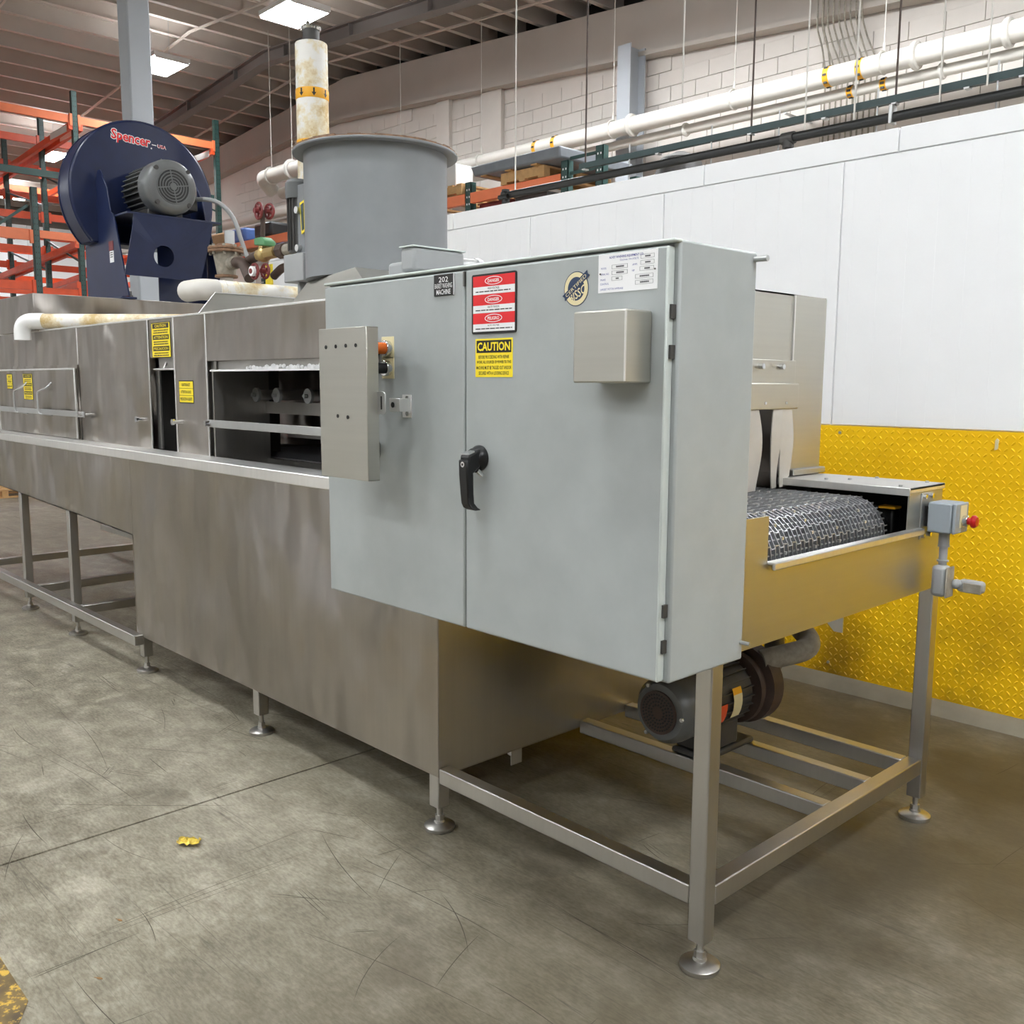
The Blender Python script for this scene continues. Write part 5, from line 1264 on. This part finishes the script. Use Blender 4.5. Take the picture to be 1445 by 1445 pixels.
bxo = ob('carton', MB().box(-9.55, -8.84, 7.45, 7.72, 3.892, 4.14), 'carton_white', bevel=.01); tag(bxo, 'white carton standing on the pallet next to the exhaust fan', 'box')
ob('carton_tape', MB().box(-9.22, -9.15, 7.448, 7.722, 3.8925, 4.143), 'cardboard', bxo)
for x, mt, lb in ((-14.2, 'film_blue', 'blue wrapped bundle on the rack behind the valves'), (-14.85, 'cardboard', 'brown carton on the rack behind the valves'), (-13.4, 'black', 'black bundle on the rack behind the valves')):
    o = ob('bundle', MB().box(x - .25, x + .25, 7.46, 8.3, 3.772, 3.99), mt, bevel=.04); tag(o, lb, 'bundle')
for x, mt, lb in ((-8.3, 'wheel_red', 'dark red crate low on the rack over the partition'), (-7.7, 'motor_dark', 'dark crate low on the rack beside the red one'),):
    o = ob('crate', MB().box(x - .25, x + .25, 7.56, 8.2, 3.566, 3.650), mt, bevel=.01); tag(o, lb, 'crate'); m = MB(); m.box(x - .26, x + .26, 7.55, 8.21, 3.640, 3.652); ob('rim', m, mt, o)
tk = thing('round_tank', 'dark round tank behind the partition beside the grey steel column', 'tank', (-6.25, 7.9, 0))
ob('body', MB().lathe([(.25, 0), (.25, 3.72), (.2, 3.85), (.05, 3.92)], (-6.1, 8.1, 0), (0, 0, 1), 28), 'motor_dark', tk)
ob('band', MB().torus((-6.1, 8.1, 3.5), (0, 0, 1), .252, .02, 28, 6), 'strut_green', tk)

# ================================================================== SMALL THINGS on the floor
m = MB(); rnd = random.Random(3)
gx, gy = -3.045, 1.346
n = 9; V = []; F = []
for i in range(n + 1):
    for j in range(5):
        u_ = i / n - .5; v_ = j / 4 - .5
        V.append((gx + u_ * .062 - v_ * .03, gy + u_ * .050 + v_ * .036 * rnd.uniform(.7, 1.2), .002 + .016 * abs(math.sin(i * 1.9 + j * 1.3)) + rnd.uniform(0, .006)))
F = [(i * 5 + j, (i + 1) * 5 + j, (i + 1) * 5 + j + 1, i * 5 + j + 1) for i in range(n) for j in range(4)]
m._a(V, F); wrp = ob('candy_wrapper', m, 'foil_gold'); tag(wrp, 'crumpled golden foil wrapper on the concrete floor', 'wrapper')
md = wrp.modifiers.new('solid', 'SOLIDIFY'); md.thickness = .0006
for (x, y, ang, lb) in ((-2.735, .985, .3, 'small dry brown leaf on the floor nearer the machine'), (-2.49, .835, .5, 'small dry brown leaf on the floor nearer the yellow paint')):
    c, q = math.cos(ang), math.sin(ang); P = [(-.010, 0), (-.004, .0035), (.004, .004), (.011, .0005), (.004, -.0035), (-.004, -.003)]
    lf = MB(); lf.prism([(x + a * c - b * q, y + a * q + b * c, .0006) for a, b in P], (0, 0, .0016)); o = ob('dry_leaf', lf, 'leaf_brown'); tag(o, lb, 'leaf')
    ob('stem', MB().cyl((x - .010 * c, y - .010 * q, .0012), (x - .017 * c, y - .017 * q, .0012), .0008, n=6), 'leaf_brown', o)
wd = thing('pallet', 'wooden pallet lying on the floor at the far left beyond the machine legs', 'pallet', (-14.6, 4.0, 0))
for k in range(3): ob('stringer', MB().box(-15.4, -14.2, 3.4 + k * .45, 3.48 + k * .45, .02, .10), 'wood', wd)
for k in range(7): ob('deck_board', MB().box(-15.4 + k * .185, -15.29 + k * .185, 3.4, 4.38, .10, .12), 'wood', wd)
for k in range(3): ob('bottom_board', MB().box(-15.4 + k * .55, -15.3 + k * .55, 3.4, 4.38, 0, .02), 'wood', wd)

for o in list(bpy.data.objects):
    if o.type == 'MESH' and o.name.split('.')[0] in ('bolts', 'screw', 'screws', 'peephole', 'knob', 'weld_bead', 'weld_bracket', 'strainer_flange', 'flange_bolts', 'inner_pipe', 'hinge_bracket', 'saddle', 'washer_nuts', 'wall_bracket', 'anchor_bolt', 'cover_screws', 'rivet', 'chamber_wall', 'guide_rail', 'lower_pipe', 'iron_pipe', 'seam', 'slot_frame', 'slot_liner', 'window_frame', 'added_uplight_strip', 'hanger', 'clevis_hanger', 'band', 'end_fitting', 'spacer_strips', 'tag_print', 'hood_end', 'arrow'):
        if o.get('kind') != 'stuff': split_islands(o)
for o in bpy.data.objects:   # one piece is one bolt
    b = o.name.split('.')[0]
    ren = {'bolts': 'bolt', 'screws': 'screw', 'flange_bolts': 'flange_bolt', 'cover_screws': 'cover_screw', 'washer_nuts': 'washer_nut', 'spacer_strips': 'spacer_strip'}.get(b)
    if ren: o.name = ren
